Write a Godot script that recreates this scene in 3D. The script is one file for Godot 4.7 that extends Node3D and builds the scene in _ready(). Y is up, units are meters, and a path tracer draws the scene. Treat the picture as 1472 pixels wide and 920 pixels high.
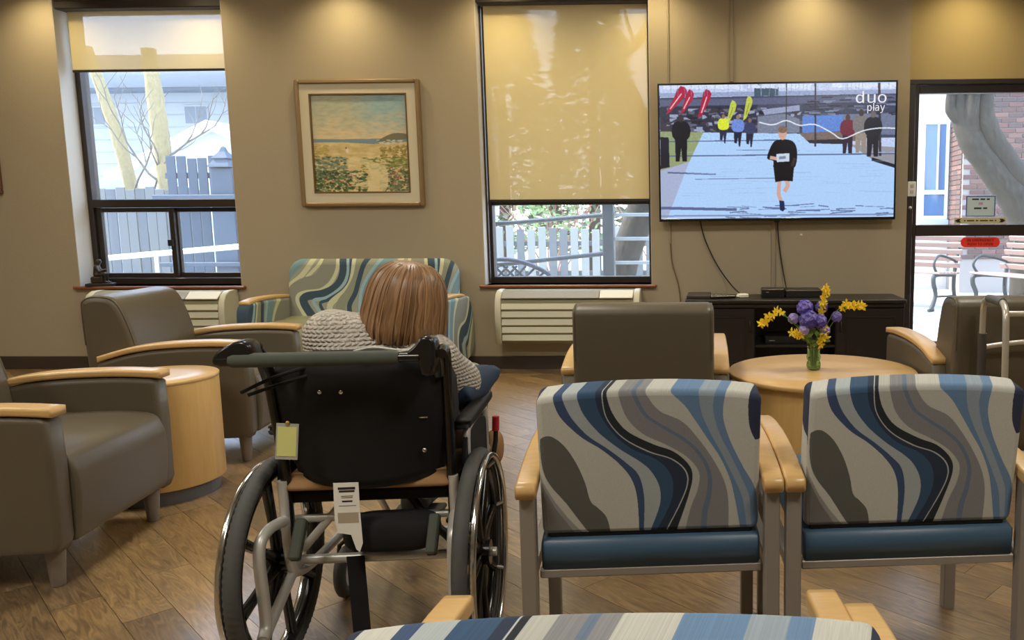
extends Node3D

var M := {}                      # materials by name
var taken := {}                  # how often a top-level name was used
var uvf = null   # position -> uv for the mesh being built
var rng := RandomNumberGenerator.new()

# ---------------------------------------------------------------- naming and tagging
func numbered(called: String) -> String:
	var n: int = taken.get(called, 0)
	taken[called] = n + 1
	return called if n == 0 else "%s_%03d" % [called, n]

func tag(o: Node, label: String, category: String, group := "") -> void:
	o.set_meta("label", label)
	o.set_meta("category", category)
	if group != "":
		o.set_meta("group", group)

func thing(called: String, label: String, category: String, at := Vector3.ZERO, turn := 0.0, group := "") -> Node3D:
	var o := Node3D.new()
	o.name = numbered(called)
	add_child(o)
	o.position = at
	o.rotation.y = turn
	tag(o, label, category, group)
	return o

func struct_node(called: String, at := Vector3.ZERO) -> Node3D:
	var o := Node3D.new()
	o.name = called
	add_child(o)
	o.position = at
	o.set_meta("kind", "structure")
	return o

func obj(called: String, st: SurfaceTool, m: Material, parent: Node = null) -> MeshInstance3D:
	st.generate_normals()
	var o := MeshInstance3D.new()
	o.mesh = st.commit()
	o.material_override = m
	o.cast_shadow = GeometryInstance3D.SHADOW_CASTING_SETTING_ON
	if parent == null:
		o.name = numbered(called)
		add_child(o)
	else:
		o.name = called
		parent.add_child(o, true)
	return o

func inst(called: String, mesh: Mesh, m: Material, parent: Node, t := Transform3D()) -> MeshInstance3D:
	var o := MeshInstance3D.new()
	o.mesh = mesh
	o.material_override = m
	o.transform = t
	o.name = called
	parent.add_child(o, true)
	return o

func struct_mesh(called: String, st: SurfaceTool, m: Material) -> MeshInstance3D:
	var o := obj(called, st, m)
	o.set_meta("kind", "structure")
	return o

# ---------------------------------------------------------------- mesh building
func mb(smooth := false) -> SurfaceTool:
	var st := SurfaceTool.new()
	st.begin(Mesh.PRIMITIVE_TRIANGLES)
	st.set_smooth_group(0 if smooth else -1)
	return st

func vtx(st: SurfaceTool, p: Vector3) -> void:
	if uvf != null:
		st.set_uv(uvf.call(p))
	st.add_vertex(p)

# a, b, c run counter-clockwise seen from outside
func tri(st: SurfaceTool, a: Vector3, b: Vector3, c: Vector3) -> void:
	vtx(st, a)
	vtx(st, c)
	vtx(st, b)

func quad(st: SurfaceTool, a: Vector3, b: Vector3, c: Vector3, d: Vector3) -> void:
	tri(st, a, b, c)
	tri(st, a, c, d)

func box(st: SurfaceTool, lo: Vector3, hi: Vector3) -> void:
	rbox(st, lo, hi, 0.0)

# box with chamfered edges, optionally transformed
func rbox(st: SurfaceTool, lo: Vector3, hi: Vector3, b: float, t := Transform3D()) -> void:
	var c := (lo + hi) * 0.5
	var h := (hi - lo) * 0.5
	b = minf(b, minf(h.x, minf(h.y, h.z)) * 0.95)
	st.set_smooth_group(-1)
	var ax := [Vector3(1, 0, 0), Vector3(0, 1, 0), Vector3(0, 0, 1)]
	# corner(sign, axis): the point of the corner that lies on the face across that axis
	var pt := func(s: Vector3, k: int) -> Vector3:
		var p := Vector3(h.x - b, h.y - b, h.z - b)
		p[k] = h[k]
		return t * (c + p * s)
	for k in 3:
		var u := (k + 1) % 3
		var v := (k + 2) % 3
		for s in [1.0, -1.0]:
			var q := []
			for e in [[-1, -1], [1, -1], [1, 1], [-1, 1]]:
				var sg := Vector3.ZERO
				sg[k] = s
				sg[u] = e[0]
				sg[v] = e[1]
				q.append(pt.call(sg, k))
			if s > 0:
				quad(st, q[0], q[1], q[2], q[3])
			else:
				quad(st, q[3], q[2], q[1], q[0])
		if b > 0.0:
			for su in [1.0, -1.0]:
				for sv in [1.0, -1.0]:
					var s0 := Vector3.ZERO
					var s1 := Vector3.ZERO
					s0[k] = -1
					s1[k] = 1
					s0[u] = su
					s1[u] = su
					s0[v] = sv
					s1[v] = sv
					var a0: Vector3 = pt.call(s0, u)
					var a1: Vector3 = pt.call(s1, u)
					var b0: Vector3 = pt.call(s0, v)
					var b1: Vector3 = pt.call(s1, v)
					if su * sv > 0:
						quad(st, a0, b0, b1, a1)
					else:
						quad(st, a0, a1, b1, b0)
	if b > 0.0:
		for sx in [1.0, -1.0]:
			for sy in [1.0, -1.0]:
				for sz in [1.0, -1.0]:
					var s := Vector3(sx, sy, sz)
					if sx * sy * sz > 0:
						tri(st, pt.call(s, 0), pt.call(s, 1), pt.call(s, 2))
					else:
						tri(st, pt.call(s, 0), pt.call(s, 2), pt.call(s, 1))

func frame_for(d: Vector3) -> Basis:
	var up := Vector3.UP if absf(d.y) < 0.95 else Vector3.RIGHT
	var x := up.cross(d).normalized()
	var y := d.cross(x).normalized()
	return Basis(x, y, d)

# round tube along points; r is a number or one radius for each point
func tube(st: SurfaceTool, pts: Array, r, sides := 10, closed := false, flat := 1.0) -> void:
	st.set_smooth_group(0)
	var n := pts.size()
	var rings := []
	var prev := Basis()
	for i in n:
		var a: Vector3 = pts[posmod(i - 1, n) if closed else maxi(i - 1, 0)]
		var b: Vector3 = pts[(i + 1) % n if closed else mini(i + 1, n - 1)]
		var d := (b - a).normalized()
		if d.length() < 0.5:
			d = Vector3.UP
		var f := frame_for(d)
		if i > 0:
			var x := (prev.x - d * prev.x.dot(d))
			if x.length() > 1e-4:
				x = x.normalized()
				f = Basis(x, d.cross(x).normalized(), d)
		prev = f
		var rr: float = r[i] if r is Array else r
		var ring := []
		for k in sides:
			var t := TAU * k / sides
			ring.append(pts[i] + f.x * cos(t) * rr + f.y * sin(t) * rr * flat)
		rings.append(ring)
	for i in (n if closed else n - 1):
		var p: Array = rings[i]
		var q: Array = rings[(i + 1) % n]
		for k in sides:
			var k2 := (k + 1) % sides
			quad(st, p[k], p[k2], q[k2], q[k])
	if not closed:
		st.set_smooth_group(-1)
		for k in sides:
			var k2 := (k + 1) % sides
			tri(st, pts[0], rings[0][k2], rings[0][k])
			tri(st, pts[n - 1], rings[n - 1][k], rings[n - 1][k2])

# smooth curve through control points
func curve(ctrl: Array, per := 6, closed := false) -> Array:
	var out := []
	var n := ctrl.size()
	for i in (n if closed else n - 1):
		var p0 = ctrl[posmod(i - 1, n) if closed else maxi(i - 1, 0)]
		var p1 = ctrl[i]
		var p2 = ctrl[(i + 1) % n]
		var p3 = ctrl[(i + 2) % n if closed else mini(i + 2, n - 1)]
		for k in per:
			out.append(p1.cubic_interpolate(p2, p0, p3, float(k) / per))
	if not closed:
		out.append(ctrl[n - 1])
	return out

# surface of revolution about y; profile from bottom to top as (radius, height)
func lathe(st: SurfaceTool, profile: Array, segs := 32, t := Transform3D(), smooth := true) -> void:
	st.set_smooth_group(0 if smooth else -1)
	for i in profile.size() - 1:
		var a: Vector2 = profile[i]
		var b: Vector2 = profile[i + 1]
		for k in segs:
			var u := TAU * k / segs
			var v := TAU * (k + 1) / segs
			var p := t * Vector3(a.x * cos(u), a.y, a.x * sin(u))
			var q := t * Vector3(a.x * cos(v), a.y, a.x * sin(v))
			var r := t * Vector3(b.x * cos(v), b.y, b.x * sin(v))
			var s := t * Vector3(b.x * cos(u), b.y, b.x * sin(u))
			if a.x < 1e-5:
				tri(st, p, s, r)
			elif b.x < 1e-5:
				tri(st, p, s, q)
			else:
				quad(st, p, s, r, q)

# torus in the plane across x, centre c
func ring_x(st: SurfaceTool, c: Vector3, R: float, r: float, segs := 48, sides := 10, wide := 1.0, teeth := 0.0) -> void:
	st.set_smooth_group(0)
	var g := func(i: int, k: int) -> Vector3:
		var a := TAU * i / segs
		var b := TAU * k / sides
		var rr := r
		var out_ := cos(b)
		var bump := 0.0
		if teeth > 0.0 and i % 2 == 0 and out_ > 0.25:
			bump = -teeth
		return c + Vector3(sin(b) * rr * wide, sin(a) * (R + out_ * rr + bump), cos(a) * (R + out_ * rr + bump))
	for i in segs:
		for k in sides:
			quad(st, g.call(i, k), g.call(i, k + 1), g.call(i + 1, k + 1), g.call(i + 1, k))

# polygon in 2D (x right, y up, counter-clockwise) thickened along a third axis.
# place(p, w) gives the point; w runs 0..1; bevel in the polygon's units, end rounding over rows
func inset(poly: Array, by: float) -> Array:
	var n := poly.size()
	var out := []
	for i in n:
		var a: Vector2 = poly[posmod(i - 1, n)]
		var b: Vector2 = poly[i]
		var c: Vector2 = poly[(i + 1) % n]
		var d1 := (b - a).normalized()
		var d2 := (c - b).normalized()
		var n1 := Vector2(-d1.y, d1.x)
		var n2 := Vector2(-d2.y, d2.x)
		var m := n1 + n2
		var k := 1.0 + n1.dot(n2)
		out.append(b + m * by / maxf(k, 0.4))
	return out

# extrude along local axis: 0 = x (poly is (z', y) with z' = -z), 2 = z (poly is (x, y)), 1 = y (poly is (x, -z))
func slab(st: SurfaceTool, poly: Array, axis: int, lo: float, hi: float, b := 0.0, rows := 3, t := Transform3D(), smooth := true) -> void:
	var pl := PackedVector2Array(poly)
	if Geometry2D.is_polygon_clockwise(pl):
		poly = poly.duplicate()
		poly.reverse()
	var rings := []
	var offs := []
	if b > 0.0:
		for i in rows + 1:
			var a := PI / 2 * i / rows
			offs.append([b * (1.0 - sin(a)), lo + b * (1.0 - cos(a))])
		for i in rows + 1:
			var a := PI / 2 * (rows - i) / rows
			offs.append([b * (1.0 - sin(a)), hi - b * (1.0 - cos(a))])
	else:
		offs = [[0.0, lo], [0.0, hi]]
	var put := func(p: Vector2, w: float) -> Vector3:
		if axis == 2:
			return t * Vector3(p.x, p.y, w)
		if axis == 1:
			return t * Vector3(p.x, w, -p.y)
		return t * Vector3(w, p.y, -p.x)
	for o in offs:
		var ring := []
		for p in (inset(poly, o[0]) if o[0] > 1e-6 else poly):
			ring.append(put.call(p, o[1]))
		rings.append(ring)
	st.set_smooth_group(0 if smooth else -1)
	var n := poly.size()
	for i in rings.size() - 1:
		for k in n:
			var k2 := (k + 1) % n
			quad(st, rings[i][k], rings[i][k2], rings[i + 1][k2], rings[i + 1][k])
	st.set_smooth_group(-1)
	var flat0 := PackedVector2Array(inset(poly, offs[0][0]) if offs[0][0] > 1e-6 else poly)
	var idx := Geometry2D.triangulate_polygon(flat0)
	if idx.is_empty() and offs[0][0] > 1e-6:
		# the inset outline crosses itself in tight bends: cap with a clean offset of the outline
		var clean := Geometry2D.offset_polygon(PackedVector2Array(poly), -offs[0][0] * 0.98, Geometry2D.JOIN_ROUND)
		for c in clean:
			var ci := Geometry2D.triangulate_polygon(c)
			for i in range(0, ci.size(), 3):
				var j := [c[ci[i]], c[ci[i + 1]], c[ci[i + 2]]]
				if (j[1] - j[0]).cross(j[2] - j[0]) < 0:
					j = [j[0], j[2], j[1]]
				tri(st, put.call(j[0], hi), put.call(j[1], hi), put.call(j[2], hi))
				tri(st, put.call(j[0], lo), put.call(j[2], lo), put.call(j[1], lo))
		return
	var last: Array = rings[rings.size() - 1]
	for i in range(0, idx.size(), 3):
		var a: Vector2 = flat0[idx[i]]
		var bb: Vector2 = flat0[idx[i + 1]]
		var cc: Vector2 = flat0[idx[i + 2]]
		var ccw := (bb - a).cross(cc - a) > 0
		var j := [idx[i], idx[i + 1], idx[i + 2]] if ccw else [idx[i], idx[i + 2], idx[i + 1]]
		tri(st, last[j[0]], last[j[1]], last[j[2]])
		tri(st, rings[0][j[0]], rings[0][j[2]], rings[0][j[1]])

# rectangle outline with rounded corners as polygon
func rrect(x0: float, y0: float, x1: float, y1: float, r: float, n := 4) -> Array:
	var out := []
	for c in [[x1 - r, y0 + r, -PI / 2], [x1 - r, y1 - r, 0.0], [x0 + r, y1 - r, PI / 2], [x0 + r, y0 + r, PI]]:
		for i in n + 1:
			var a: float = c[2] + PI / 2 * i / n
			out.append(Vector2(c[0] + r * cos(a), c[1] + r * sin(a)))
	return out

# ellipsoid / pillow: exponent e < 1 makes it boxy
func blob(st: SurfaceTool, c: Vector3, r: Vector3, e1 := 1.0, e2 := 1.0, nu := 20, nv := 12, t := Transform3D()) -> void:
	st.set_smooth_group(0)
	var sp := func(x: float, e: float) -> float: return signf(x) * pow(absf(x), e)
	var g := func(i: int, j: int) -> Vector3:
		var a := TAU * i / nu
		var b := -PI / 2 + PI * j / nv
		return t * (c + Vector3(r.x * sp.call(cos(b), e1) * sp.call(cos(a), e2), r.y * sp.call(sin(b), e1), r.z * sp.call(cos(b), e1) * sp.call(sin(a), e2)))
	for i in nu:
		for j in nv:
			var p: Vector3 = g.call(i, j)
			var q: Vector3 = g.call(i + 1, j)
			var r2: Vector3 = g.call(i + 1, j + 1)
			var s: Vector3 = g.call(i, j + 1)
			if j > 0:
				tri(st, p, r2, q)
			if j < nv - 1:
				tri(st, p, s, r2)

# ---------------------------------------------------------------- smooth bodies: tapered capsules joined, meshed as surface nets
func nets(st: SurfaceTool, bones: Array, cell: float, k: float) -> void:
	st.set_smooth_group(0)
	var lo := Vector3(1e9, 1e9, 1e9)
	var hi := -lo
	for b in bones:
		var m: float = maxf(b[2], b[3]) + cell * 2.5
		lo = lo.min(b[0] - Vector3.ONE * m).min(b[1] - Vector3.ONE * m)
		hi = hi.max(b[0] + Vector3.ONE * m).max(b[1] + Vector3.ONE * m)
	var nx := int((hi.x - lo.x) / cell) + 2
	var ny := int((hi.y - lo.y) / cell) + 2
	var nz := int((hi.z - lo.z) / cell) + 2
	var field := PackedFloat32Array()
	field.resize(nx * ny * nz)
	var margin := maxf(cell * 2.5, 4.0 / k)
	for b in bones:
		var a: Vector3 = b[0]
		var e: Vector3 = b[1]
		var ra: float = b[2]
		var rb: float = b[3]
		var ab := e - a
		var l2 := maxf(ab.length_squared(), 1e-9)
		var m := maxf(ra, rb) + margin
		var i0 := Vector3i((a.min(e) - Vector3.ONE * m - lo) / cell).clamp(Vector3i.ZERO, Vector3i(nx - 1, ny - 1, nz - 1))
		var i1 := Vector3i((a.max(e) + Vector3.ONE * m - lo) / cell + Vector3.ONE).clamp(Vector3i.ZERO, Vector3i(nx - 1, ny - 1, nz - 1))
		for z in range(i0.z, i1.z + 1):
			for y in range(i0.y, i1.y + 1):
				var row := (z * ny + y) * nx
				for x in range(i0.x, i1.x + 1):
					var p := lo + Vector3(x, y, z) * cell - a
					var t := clampf(p.dot(ab) / l2, 0.0, 1.0)
					var d := (p - ab * t).length() - ra - (rb - ra) * t
					if d < margin:
						field[row + x] += exp(-k * d)
	# value > 1 is inside
	var id := PackedInt32Array()
	id.resize(nx * ny * nz)
	id.fill(-1)
	var pts := []
	var off := [Vector3i(0, 0, 0), Vector3i(1, 0, 0), Vector3i(0, 1, 0), Vector3i(1, 1, 0), Vector3i(0, 0, 1), Vector3i(1, 0, 1), Vector3i(0, 1, 1), Vector3i(1, 1, 1)]
	var edges := [[0, 1], [2, 3], [4, 5], [6, 7], [0, 2], [1, 3], [4, 6], [5, 7], [0, 4], [1, 5], [2, 6], [3, 7]]
	var step := [0, 1, nx, nx + 1, nx * ny, nx * ny + 1, nx * ny + nx, nx * ny + nx + 1]
	for z in nz - 1:
		for y in ny - 1:
			var row := (z * ny + y) * nx
			for x in nx - 1:
				var at := row + x
				var ins := 0
				for c in 8:
					if field[at + step[c]] > 1.0:
						ins += 1
				if ins == 0 or ins == 8:
					continue
				var s := Vector3.ZERO
				var cnt := 0
				for e in edges:
					var fa: float = field[at + step[e[0]]]
					var fb: float = field[at + step[e[1]]]
					if (fa > 1.0) != (fb > 1.0):
						var da := log(maxf(fa, 1e-12))
						var db := log(maxf(fb, 1e-12))
						var t := da / (da - db)
						s += Vector3(off[e[0]]).lerp(Vector3(off[e[1]]), t)
						cnt += 1
				id[at] = pts.size()
				pts.append(lo + (Vector3(x, y, z) + s / cnt) * cell)
	for z in range(1, nz - 1):
		for y in range(1, ny - 1):
			for x in range(1, nx - 1):
				var at := (z * ny + y) * nx + x
				var here := field[at] > 1.0
				for ax in 3:
					var nb: int = [1, nx, nx * ny][ax]
					if here == (field[at + nb] > 1.0):
						continue
					var u: int = [nx, nx * ny, 1][ax]
					var v: int = [nx * ny, 1, nx][ax]
					var a := id[at - u - v]
					var b := id[at - v]
					var c := id[at]
					var d := id[at - u]
					if a < 0 or b < 0 or c < 0 or d < 0:
						continue
					if here:
						quad(st, pts[a], pts[b], pts[c], pts[d])
					else:
						quad(st, pts[a], pts[d], pts[c], pts[b])

# ---------------------------------------------------------------- painting on images
func fill_poly(im: Image, poly: Array, c: Color) -> void:
	var y0 := 1e9
	var y1 := -1e9
	for p in poly:
		y0 = minf(y0, p.y)
		y1 = maxf(y1, p.y)
	var h := im.get_height()
	var w := im.get_width()
	for y in range(maxi(0, int(floor(y0))), mini(h, int(ceil(y1)) + 1)):
		var xs := []
		var yy := y + 0.5
		for i in poly.size():
			var a: Vector2 = poly[i]
			var b: Vector2 = poly[(i + 1) % poly.size()]
			if (a.y <= yy) != (b.y <= yy):
				xs.append(a.x + (yy - a.y) / (b.y - a.y) * (b.x - a.x))
		xs.sort()
		for i in range(0, xs.size() - 1, 2):
			var s := clampi(int(round(xs[i])), 0, w)
			var e := clampi(int(round(xs[i + 1])), 0, w)
			if e > s:
				if c.a >= 1.0:
					im.fill_rect(Rect2i(s, y, e - s, 1), c)
				else:
					for x in range(s, e):
						im.set_pixel(x, y, im.get_pixel(x, y).lerp(Color(c, 1.0), c.a))

func disc(im: Image, c: Vector2, rx: float, ry: float, col: Color) -> void:
	var poly := []
	for i in 14:
		poly.append(c + Vector2(rx * cos(TAU * i / 14), ry * sin(TAU * i / 14)))
	fill_poly(im, poly, col)

func stroke(im: Image, pts: Array, width, col: Color) -> void:
	var n := pts.size()
	var left := []
	var right := []
	for i in n:
		var d: Vector2 = (pts[mini(i + 1, n - 1)] - pts[maxi(i - 1, 0)]).normalized()
		var w: float = (width[i] if width is Array else width) * 0.5
		var nn := Vector2(-d.y, d.x) * w
		left.append(pts[i] + nn)
		right.append(pts[i] - nn)
	for i in n - 1:
		fill_poly(im, [left[i], left[i + 1], right[i + 1], right[i]], col)

func tex(im: Image) -> ImageTexture:
	return ImageTexture.create_from_image(im)

func noise(freq: float, sd: int, octaves := 4) -> FastNoiseLite:
	var n := FastNoiseLite.new()
	n.seed = sd
	n.frequency = freq
	n.noise_type = FastNoiseLite.TYPE_SIMPLEX_SMOOTH
	n.fractal_octaves = octaves
	return n

# tileable-looking streaky grain; sx, sy stretch the noise
func grain_image(w: int, h: int, sx: float, sy: float, a: Color, b: Color, sd: int, contrast := 1.0, knots := 0.0) -> Image:
	var im := Image.create(w, h, false, Image.FORMAT_RGB8)
	var n := noise(1.0, sd, 4)
	var n2 := noise(1.0, sd + 7, 2)
	for y in h:
		for x in w:
			var fx := float(x) / w
			var fy := float(y) / h
			var wob := n2.get_noise_2d(fx * sx * 0.6, fy * sy * 0.3) * knots
			var v := n.get_noise_2d(fx * sx, fy * sy + wob) * 0.75 * contrast + n2.get_noise_2d(fx * sx * 3.0, fy * sy * 4.0) * 0.35 * contrast
			im.set_pixel(x, y, a.lerp(b, clampf(0.5 + v, 0.0, 1.0)))
	return im

func smat(col: Color, rough := 0.6, metal := 0.0, spec := 0.5) -> StandardMaterial3D:
	var m := StandardMaterial3D.new()
	m.albedo_color = col
	m.roughness = rough
	m.metallic = metal
	m.metallic_specular = spec
	return m

func c8(r: int, g: int, b: int) -> Color:
	return Color(r / 255.0, g / 255.0, b / 255.0)

# ================================================================ the scene
func _ready() -> void:
	rng.seed = 20240
	# ---- camera (an off-centre crop of a wider picture: the lens is shifted)
	var cam := Camera3D.new()
	cam.name = "camera"
	cam.projection = Camera3D.PROJECTION_FRUSTUM
	cam.near = 0.05
	cam.far = 200.0
	cam.size = 0.05 * 920.0 / 1150.0
	cam.frustum_offset = Vector2(0.05 * (736.0 - 1004.0) / 1150.0, 0.0)
	add_child(cam)
	var ry := Basis(Vector3.UP, deg_to_rad(1.74))
	cam.transform = Transform3D(cam_basis(7.2, 0.33, 1.74), Vector3(0, 1.1323, 6.0))
	cam.current = true
	# ---- sky, sun, exposure
	var we := WorldEnvironment.new()
	we.name = "world_environment"
	var env := Environment.new()
	env.background_mode = Environment.BG_SKY
	var sky := Sky.new()
	var sm := ProceduralSkyMaterial.new()
	sm.sky_top_color = c8(178, 206, 245)
	sm.sky_horizon_color = c8(226, 236, 250)
	sm.ground_bottom_color = c8(120, 122, 124)
	sm.ground_horizon_color = c8(190, 196, 204)
	sm.sky_energy_multiplier = 1.0
	sm.energy_multiplier = 1.0
	sky.sky_material = sm
	env.sky = sky
	env.background_energy_multiplier = 7.0
	env.tonemap_mode = Environment.TONE_MAPPER_LINEAR
	env.tonemap_exposure = 1.32
	env.sdfgi_enabled = true
	env.ssao_enabled = true
	env.ssil_enabled = true
	we.environment = env
	add_child(we)
	var sun := DirectionalLight3D.new()
	sun.name = "sun"
	sun.light_color = Color(1.0, 0.95, 0.86)
	sun.light_energy = 3.4
	sun.light_angular_distance = 0.6
	sun.shadow_enabled = true
	sun.look_at_from_position(Vector3(-9, 8.5, -1.6), Vector3.ZERO)
	add_child(sun)
	# ---- materials, then everything
	make_materials()
	build_room()
	build_lights()
	build_windows()
	build_door()
	build_outside()
	build_wall_things()
	build_lounge()
	build_guest_chairs()
	build_wheelchair()
	build_person()
	build_small_things()

func cam_basis(pitch: float, roll: float, yaw: float) -> Basis:
	# rows of Rz * Rx * Ry are the camera's axes in the world
	var p := deg_to_rad(pitch)
	var r := deg_to_rad(roll)
	var y := deg_to_rad(yaw)
	var ay := Basis(Vector3(cos(y), 0, sin(y)), Vector3(0, 1, 0), Vector3(-sin(y), 0, cos(y)))
	var ax := Basis(Vector3(1, 0, 0), Vector3(0, cos(p), sin(p)), Vector3(0, -sin(p), cos(p)))
	var az := Basis(Vector3(cos(r), sin(r), 0), Vector3(-sin(r), cos(r), 0), Vector3(0, 0, 1))
	return (az * ax * ay).transposed()

# ---------------------------------------------------------------- materials
func make_materials() -> void:
	# plaster wall paint: taupe with a fine roller texture
	var w := smat(c8(164, 150, 126), 0.85)
	var nt := NoiseTexture2D.new()
	nt.width = 256
	nt.height = 256
	nt.seamless = true
	nt.noise = noise(0.08, 3, 3)
	w.heightmap_enabled = true
	w.heightmap_texture = nt
	w.heightmap_scale = 0.05
	w.uv1_triplanar = true
	w.uv1_scale = Vector3.ONE * 3.0
	M.wall = w
	M.reveal = smat(c8(190, 184, 172), 0.7)  # wall tone lightened, daylight in the window reveals put into the colour
	M.ceiling = smat(c8(222, 218, 208), 0.9)
	M.base = smat(c8(62, 50, 42), 0.5)
	M.frame = smat(c8(40, 31, 25), 0.45)
	M.sill = smat(c8(128, 78, 50), 0.35)
	M.glass = smat(Color(0.95, 0.98, 1.0, 0.06), 0.02)
	M.glass.transparency = BaseMaterial3D.TRANSPARENCY_ALPHA
	# roller blind: open weave of cream fabric, lets light and a dim picture through
	var bl := smat(Color(0.85, 0.78, 0.58, 0.83), 0.9)
	bl.transparency = BaseMaterial3D.TRANSPARENCY_ALPHA
	bl.backlight_enabled = true
	bl.backlight = Color(0.54, 0.48, 0.36)
	M.blind = bl
	var bo: StandardMaterial3D = bl.duplicate()
	bo.albedo_color.a = 0.68
	M.blind_open = bo
	var bt := smat(Color(0.67, 0.59, 0.41), 0.9)
	M.blind_solid = bt
	# vinyl upholstery
	var v := smat(c8(92, 83, 67), 0.40)
	v.heightmap_enabled = true
	v.heightmap_texture = nt
	v.heightmap_scale = 0.03
	v.uv1_triplanar = true
	v.uv1_scale = Vector3.ONE * 14.0
	M.vinyl = v
	M.blue_vinyl = smat(c8(58, 84, 108), 0.4)
	# maple: arms and tables
	var wood := smat(Color.WHITE, 0.38)
	wood.albedo_texture = tex(grain_image(256, 256, 4.0, 30.0, c8(200, 157, 97), c8(216, 179, 121), 11, 0.6, 2.0))
	wood.uv1_triplanar = true
	wood.uv1_scale = Vector3.ONE * 1.6
	wood.clearcoat_enabled = true
	wood.clearcoat = 0.25
	wood.clearcoat_roughness = 0.2
	M.maple = wood
	var drum := smat(Color.WHITE, 0.4)
	drum.albedo_texture = tex(grain_image(256, 256, 40.0, 3.0, c8(216, 172, 104), c8(232, 194, 128), 12, 0.6, 1.0))
	drum.uv1_triplanar = true
	drum.uv1_scale = Vector3.ONE * 0.9
	M.maple_drum = drum
	M.leg = smat(c8(128, 116, 104), 0.45)
	M.metal_paint = smat(c8(146, 138, 130), 0.4, 0.2)
	M.plinth = smat(c8(96, 96, 98), 0.5)
	M.black = smat(c8(20, 19, 19), 0.55)
	M.black_fabric = smat(c8(17, 15, 16), 0.9)
	M.rubber = smat(c8(78, 77, 75), 0.7)
	M.foam = smat(c8(74, 78, 70), 0.8)
	M.chrome = smat(c8(214, 214, 212), 0.14, 1.0)
	M.silver = smat(c8(204, 201, 195), 0.34, 0.3)
	M.plastic_black = smat(c8(24, 23, 23), 0.22)
	M.espresso = smat(c8(28, 21, 19), 0.38)
	M.device = smat(c8(18, 18, 19), 0.3)
	M.white_plastic = smat(c8(226, 222, 210), 0.45)
	M.ptac = smat(c8(198, 194, 172), 0.5)
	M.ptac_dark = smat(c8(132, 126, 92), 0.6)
	M.ptac_top = smat(c8(150, 146, 140), 0.5)
	M.bronze = smat(c8(58, 50, 44), 0.4, 0.5)
	M.navy = smat(c8(44, 62, 88), 0.75)
	M.red = smat(c8(178, 32, 36), 0.4)
	M.tan = smat(c8(156, 118, 78), 0.8)
	M.paper = smat(c8(236, 232, 224), 0.8)
	M.yellow_card = smat(c8(222, 222, 140), 0.7)
	M.card_edge = smat(c8(176, 176, 168), 0.5)
	M.wire = smat(c8(30, 28, 27), 0.5)
	M.raceway = smat(c8(150, 136, 114), 0.6)
	M.concrete = smat(c8(186, 188, 186), 0.9)
	# floor planks: five tones of one oak print
	M.planks = []
	var tones := [[c8(114, 89, 57), c8(168, 135, 88)], [c8(102, 79, 52), c8(154, 122, 80)], [c8(124, 98, 64), c8(180, 146, 98)], [c8(94, 74, 51), c8(144, 115, 78)], [c8(116, 91, 60), c8(172, 139, 93)]]
	for i in tones.size():
		var pm := smat(Color.WHITE, 0.38)
		pm.albedo_texture = tex(grain_image(512, 160, 5.0, 20.0, tones[i][0], tones[i][1], 40 + i, 1.2, 4.0))
		pm.heightmap_enabled = true
		pm.heightmap_texture = pm.albedo_texture
		pm.heightmap_scale = 0.04
		pm.metallic_specular = 0.9
		pm.clearcoat_enabled = true
		pm.clearcoat = 1.0
		pm.clearcoat_roughness = 0.28
		M.planks.append(pm)
	M.seam = smat(c8(44, 32, 24), 0.8)
	make_fabrics()

# boundaries across a panel, row by row: curves of Vector2(u, v) with v rising downwards
func band_image(w: int, h: int, curves: Array, colors: Array) -> Image:
	var im := Image.create(w, h, false, Image.FORMAT_RGB8)
	for y in h:
		var v := (y + 0.5) / h
		var prev := 0
		for i in colors.size():
			var x := w
			if i < curves.size():
				x = int(round(at_v(curves[i], v) * w))
			x = clampi(x, prev, w)
			if x > prev:
				im.fill_rect(Rect2i(prev, y, x - prev, 1), colors[i])
			prev = x
	return im

func at_v(c: Array, v: float) -> float:
	for i in c.size() - 1:
		if v <= c[i + 1].y or i == c.size() - 2:
			var t: float = (v - c[i].y) / (c[i + 1].y - c[i].y)
			return lerpf(c[i].x, c[i + 1].x, t)
	return c[0].x

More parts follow.
